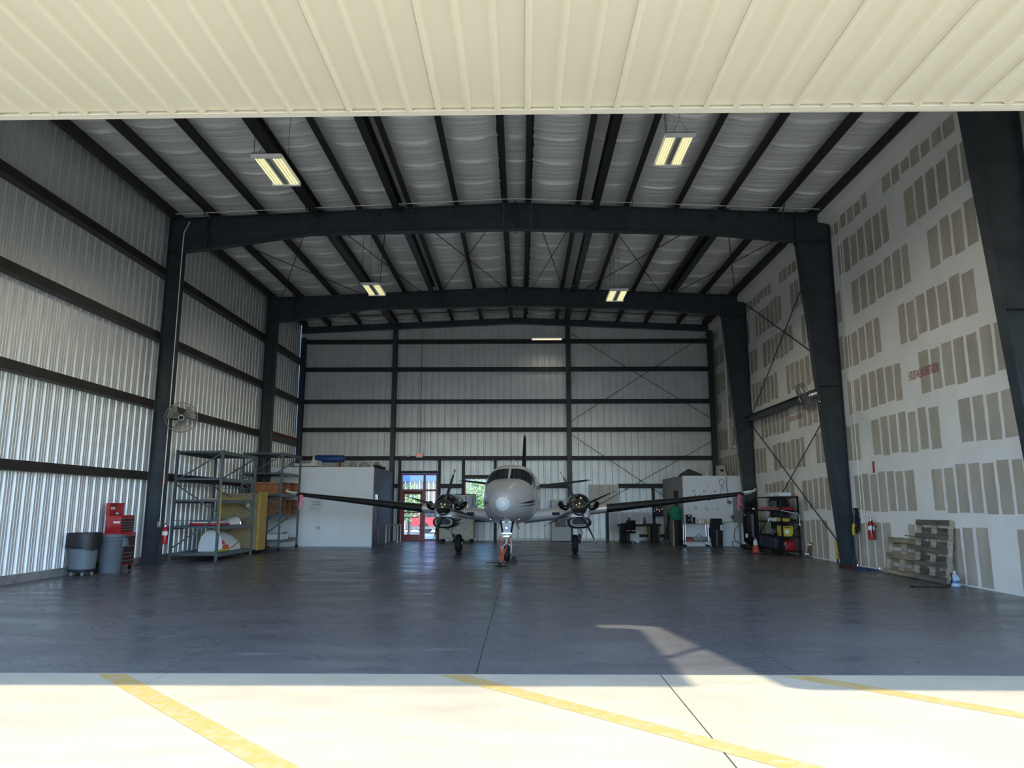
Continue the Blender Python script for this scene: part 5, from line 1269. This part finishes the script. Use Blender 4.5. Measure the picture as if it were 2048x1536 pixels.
MB().bevbox(0, .44, 0, 1.45, 0, .395, .01).build('body', M('midnight_paint', (.015, .02, .03), .4), t); MB().bb(-.012, 0, .03, 1.42, .03, .37).build('door', M('midnight_door', (.02, .027, .04), .35), t)
t = thing('dark_monitor', 'dark monitor lying on the second shelf of the shelf cart', 'monitor', (8.38, 23.7, 1.415)); MB().bevbox(0, .06, 0, .85, 0, .34, .01).build('case', BLACK, t); MB().bb(-.006, 0, .05, .8, .04, .30).build('screen', M('slate_screen', (.03, .04, .05), .3), t)
t = thing('parts_tray', 'red parts tray with small bits on the shelf cart', 'tray', (8.15, 22.9, 1.40)); m = MB(); m.bb(0, .45, 0, 2.1, 0, .015); m.bb(0, .015, 0, 2.1, 0, .10); m.bb(.435, .45, 0, 2.1, 0, .10); m.bb(0, .45, 0, .015, 0, .10); m.build('tray', RED, t)
for k in range(5): MB().tube([(.05 + .05 * (k % 2), .3 + .35 * k, .10), (.08, .42 + .35 * k, .12)], .02, 6).build('part_piece', TAN if k % 2 else CHROME, t)
for y, lab in ((22.95, 'stack of white papers on top of the shelf cart, nearest its end'), (23.75, 'crumpled white papers on top of the shelf cart, farther along')):
    t = thing('paper_stack', lab, 'papers', (8.2, y, 1.84)); MB().bevbox(0, .38, 0, .55, 0, .11, .015).build('sheets', WHITE, t); MB().box((.18, .25, .13), (.3, .4, .02), Matrix.Rotation(.12, 3, 'Z')).build('top_sheet', OFFW, t)
t = thing('power_strip', 'grey outlet strip hanging on the shelf cart', 'outlet strip', (8.10, 23.95, 1.12)); MB().bevbox(0, .02, 0, .14, 0, .26, .005).build('strip', ALU, t)
for k in range(3): MB().bb(-.005, 0, .04, .10, .03 + .08 * k, .07 + .08 * k).build('socket', GREYL, t)
t = thing('white_box', 'pale box with spray nozzle on the middle shelf of the shelf cart', 'box', (8.16, 23.5, 1.05)); MB().bb(0, .3, 0, .6, 0, .11).build('body', WHITE, t); MB().tube([(.03, .28, .055), (-.07, .28, .055), (-.085, .28, -.03)], .02, 6).build('nozzle', OFFW, t)
t = thing('yellow_drill', 'yellow power drill on the middle shelf of the shelf cart', 'drill', (8.2, 22.85, 1.05)); MB().bevbox(0, .28, .1, .5, 0, .11, .02).build('body', YELLOW, t); MB().tube([(.28, .2, .06), (.48, .1, .04)], .02, 6).build('bit', CHROME, t)
t = thing('yellow_case', 'yellow plastic tool case on the lower shelf of the shelf cart', 'tool case', (8.16, 22.76, .60)); MB().bevbox(0, .34, 0, .5, 0, .32, .02).build('shell', YELLOW, t); MB().bb(.08, .2, -.008, 0, .09, .2).build('label_patch', OFFW, t); MB().tube([(.06, -.005, .27), (.16, -.02, .29), (.26, -.005, .27)], .012, 6).build('handle', BLACK, t)
t = thing('funnel', 'metal funnel lying on the lower shelf of the shelf cart', 'funnel', (8.22, 23.75, .60)); MB().lathe([(.012, -.38), (.02, -.2), (.10, .0), (.105, .01)], (0, 0, .11), 'y', 14, cap=False).build('cone', ALU, t); MB().torus((0, .01, .11), .105, .006, 'y', 14, 5).build('rim', ALU, t)
t = thing('gas_can', 'red fuel can on the bottom shelf of the shelf cart', 'fuel can', (8.20, 22.78, .16)); MB().bevbox(0, .36, 0, .28, 0, .30, .05).build('body', RED, t); MB().tube([(.10, .14, .29), (.12, .14, .355), (.26, .14, .355), (.28, .14, .29)], .018, 6).build('handle', RED, t); MB().lathe([(.03, .28), (.03, .34), (.015, .36)], (.05, .14, 0), 'z', 10).build('spout_cap', BLACK, t)
t = thing('cord_reel', 'pale loop of cable draped on the shelf cart end', 'cable', (8.12, 22.712, 1.38)); MB().tube([(0, 0, .03), (.25, -.03, -.03), (.52, -.03, -.08), (.56, -.03, -.2), (.55, -.02, -.38)], .010, 6).build('cable', OFFW, t); MB().bb(.53, .58, -.04, -.01, -.44, -.38).build('plug', OFFW, t)
# skateboard, yellow tube
t = thing('skateboard', 'small wooden skateboard leaning on the drywall by the shelf cart', 'skateboard', (8.705, 22.30, 0)); R_ = Matrix.Rotation(math.radians(18), 3, 'Y')
MB().box((.06, .0, .222), (.018, .2, .46), R_).build('deck', WOODD, t)
for z in (.1, .38):
    for y in (-.08, .08): MB().lathe([(.01, -.02), (.03, -.02), (.03, .02), (.01, .02)], (-.035 + .015 + .325 * (z - .1), y, z), 'y', 10).build('wheel', OFFW, t)
t = thing('rod_sleeve', 'yellow plastic sleeve around the brace rod foot at the drywall', 'sleeve', (wall_x(20.28) - .09, 20.27, 0)); MB().tube([(0, 0, .10), (0, .02, .63)], .035, 10).build('sleeve', YELLOW, t); MB().tube([(0, 0, 0), (0, .005, .12)], .022, 8).build('foot', BLACK, t)
# coiled cords by the column
t = thing('hanging_cords', 'tangle of black cords hung beside the tapered column', 'cords', (wall_x(18.95) - .01, 18.95, .75)); rr = random.Random(4)
MB().bar((.02, 0, .70), (-.13, 0, .72), .03, .03).build('hook', BLACK, t)
for k in range(7):
    ry = rr.uniform(.05, .10); rz = rr.uniform(.24, .34); dx = -.025 - .013 * k; dy = rr.uniform(-.03, .03)
    MB().tube([(dx + .008 * math.sin(3 * q), dy + ry * math.sin(2 * PI * q / 18) * (1.25 - .55 * math.cos(2 * PI * q / 18)), .735 - rz + rz * math.cos(2 * PI * q / 18)) for q in range(19)], .011, 5).build('cord_loop', BLACK, t)
MB().tube([(-.12, .04, .34), (-.15, .05, .18), (-.14, .05, .05)], .035, 8).build('yellow_connector', YELLOW, t)
MB().tube([(-.14, .05, .06), (-.14, .04, -.2), (-.18, .0, -.5), (-.28, -.08, -.70), (-.42, -.25, -.735)], .012, 5).build('blue_lead', HOSEB, t)
MB().tube([(-.10, -.08, .10), (-.12, -.12, -.2), (-.18, -.2, -.5), (-.32, -.33, -.72)], .010, 5).build('brown_lead', MAROON, t)
def coil(name, label, mat, c, R, n, seed):
    rr = random.Random(seed); t = thing(name, label, 'hose', c)
    pts = []
    for k in range(n * 14):
        a = 2 * PI * k / 14; r = 1 + .25 * math.sin(k * .37) + rr.uniform(-.06, .06)
        pts.append((R[0] * r * math.cos(a), R[1] * r * math.sin(a), .015 + .010 * (k // 14) * .9 + rr.uniform(0, .012)))
    MB().tube(pts, .009, 6).build('coil', mat, t); MB().lathe([(.018, 0), (.02, .03), (.012, .06)], (pts[-1][0], pts[-1][1], pts[-1][2]), 'z', 8).build('end_fitting', CHROME, t)
    return t
coil('air_hose', 'loose pile of blue air hose on the floor before the drywall', HOSEB, (8.33, 17.78, 0), (.18, .42), 4, 2)
coil('extension_cord', 'loose pile of maroon cord on the floor at the tapered column foot', MAROON, (8.28, 18.62, 0), (.18, .24), 3, 8)
# pallets leaning on the drywall
def pallet(label, y0, y1, h, nslat, mats, seed):
    rr = random.Random(seed); t = thing('pallet', label, 'pallet', (wall_x((y0 + y1) / 2) - .32, y0, .02), 0, 'pallets leaning on the drywall'); t.rotation_euler = (0, math.asin(.175 / h), 0)
    w = y1 - y0
    for k in range(3): MB().bb(.03, .12, (w - .05) * k / 2, (w - .05) * k / 2 + .05, .0, h).build('stringer', PALLETL, t)
    for k in range(nslat):
        z = (h - .12) * k / (nslat - 1); MB().box((.02, w / 2, z + .06), (.02, w, .115 + rr.uniform(-.02, .01)), Matrix.Rotation(rr.uniform(-.012, .012), 3, 'X')).build('slat', mats[rr.randrange(len(mats))], t)
    for k in range(4):
        z = (h - .12) * (k + .5) / 4; MB().bb(.12, .14, 0, w, z, z + .10).build('back_slat', mats[0], t)
    return t
pallet('short light-brown wooden pallet leaning on the drywall', 15.95, 17.22, .84, 3, [PALLET], 1)
pallet('taller dark-stained wooden pallet leaning on the drywall beside the jug', 14.72, 15.93, 1.26, 5, [PALLETD, PALLETD, PALLET], 2)
t = thing('wooden_stick', 'thin wooden stick poking out behind the taller pallet', 'stick', (wall_x(16.2) - .025, 15.7, .87)); MB().tube([(0, 0, .0), (-.01, .9, .02)], .012, 6).build('shaft', PALLET, t); MB().lathe([(.016, 0), (.016, .05)], (-.01, .88, .02), 'y', 6).build('tip', PALLETD, t)
t = thing('plastic_jug', 'clear-blue plastic jug on the floor beside the taller pallet', 'jug', (8.46, 14.42, 0))
JUG = M('milky_blue_plastic', (.50, .62, .72), .25, 0, .06)
MB().lathe([(.075, 0), (.09, .01), (.092, .15), (.07, .20), (.03, .235), (.022, .25), (.022, .265)], (0, 0, 0), 'z', 18).build('body', JUG, t); MB().lathe([(.026, .262), (.026, .29), (.0, .292)], (0, 0, 0), 'z', 12).build('cap', WHITE, t); MB().tube([(-.02, -.02, .23), (-.09, -.04, .21), (-.085, -.04, .12)], .012, 6).build('handle', JUG, t); MB().lathe([(.093, .07), (.093, .13)], (0, 0, 0), 'z', 18, cap=False).build('paper_label', M('blue_label', (.1, .2, .4), .5, 0, .7, 30), t)
t = thing('rubber_hose', 'black rubber hose curving from the jug across the floor', 'hose', (8.3, 14.3, 0)); MB().tube([(.05, .05, .27), (.02, -.02, .15), (-.06, -.08, .03), (-.2, -.1, .014), (-.5, -.03, .014), (-.75, .0, .014)], .014, 7).build('tube', RUBBER, t); MB().lathe([(.018, -.01), (.018, .04)], (-.76, 0, .016), 'x', 8).build('coupling', BLACK, t)

# ================================================================ outside the back windows
t = thing('far_building', 'white ribbed metal building with blue top band behind the hangar', 'building', (-16, 47, 0))
for k in range(24):
    sheet(MB(), (0, 0, 0), (1, 0, 0), (0, 0, 1), (0, -1, 0), .9144 * k, .9144 * (k + 1), 0, 3.12).build('wall_panel', WHITE, t)
MB().bb(-.1, 22.1, -.12, .0, 3.12, 5.0).build('blue_band', M('blue_fascia', (.06, .16, .50), .45), t); MB().bb(-.2, 22.2, 0, 8, 0, 4.9).build('building_body', GALV, t); MB().bb(-.4, 22.4, -.3, 8.3, 5.0, 5.15).build('roof_edge', WHITE, t)
rr = random.Random(31)
LEAF = M('leaf_green', (.20, .34, .09), .6, 0, .4, 3); BARK = M('bark', (.10, .08, .06), .9)
def tree(name, label, loc, h, r, nl, zlo):
    t = thing(name, label, 'tree', loc)
    MB().tube([(0, 0, 0), (.05, 0, h * .3), (-.05, .05, h * .7)], [.09, .07, .03], 8).build('trunk', BARK, t)
    for k in range(5):
        a = k * 1.3; MB().tube([(0, 0, h * .3 + .1 * k), (r * .5 * math.cos(a), r * .5 * math.sin(a), h * .55 + .12 * k)], [.035, .012], 6).build('branch', BARK, t)
    m = MB()
    for _ in range(nl):
        while True:
            p = Vector((rr.uniform(-1, 1), rr.uniform(-1, 1), rr.uniform(-1, 1)))
            if p.length < 1 and noise.noise(p * 2.3 + Vector((h, 0, 0))) > -.18: break
        p = Vector((p.x * r, p.y * r, zlo + (p.z * .5 + .5) * (h - zlo)))
        d = Vector((rr.uniform(-1, 1), rr.uniform(-1, 1), rr.uniform(-.4, 1))).normalized(); u = d.orthogonal().normalized(); w = d.cross(u); s = rr.uniform(.05, .10)
        m.add([p - u * s, p + w * s * .5, p + u * s, p - w * s * .5], [(0, 1, 2, 3)])
    o = m.build('foliage', LEAF, t); o['kind'] = 'stuff'
    return t
tree('small_tree', 'leafy young tree outside the red door', (-6.0, 38.5, -.03), 2.75, .85, 900, .7)
tree('small_tree', 'dense leafy tree outside the back window', (-2.4, 38.5, -.03), 3.1, 1.1, 1700, .6)
# red car parked outside
t = thing('parked_car', 'red car parked outside behind the red glass door', 'car', (-6.3, 41.0, -.03))
CARP = M('car_red', (.72, .06, .07), .25, 0, .05, coat=.6)
body = MB().prism([(0, .32), (.08, .30), (4.0, .30), (4.15, .40), (4.15, .72), (3.9, .85), (2.95, .92), (2.4, 1.36), (1.0, 1.42), (.35, 1.0), (.05, .92), (0, .6)], 'y', 0, 1.7).build('body', CARP, t)
for x0, x1 in ((.75, 1.45), (1.55, 2.25)): MB().prism([(x0, .92), (x1, .92), (x1 - .08, 1.28), (x0 + .12, 1.30)], 'y', -.012, 0).build('window', COCKPIT, body)
for x in (.75, 3.3):
    for y in (.08, 1.62): MB().lathe([(.05, -.09), (.22, -.1), (.31, -.08), (.32, 0), (.31, .08), (.22, .1), (.05, .09)], (x, y, .32), 'y', 20).build('wheel', RUBBER, t)
MB().bb(-.02, 4.17, -.02, 1.72, .26, .40).build('sill', GREYL, t)
for y in (.25, 1.3): MB().bevbox(4.1, 4.17, y, y + .25, .58, .70, .01).build('headlamp', CHROME, t)
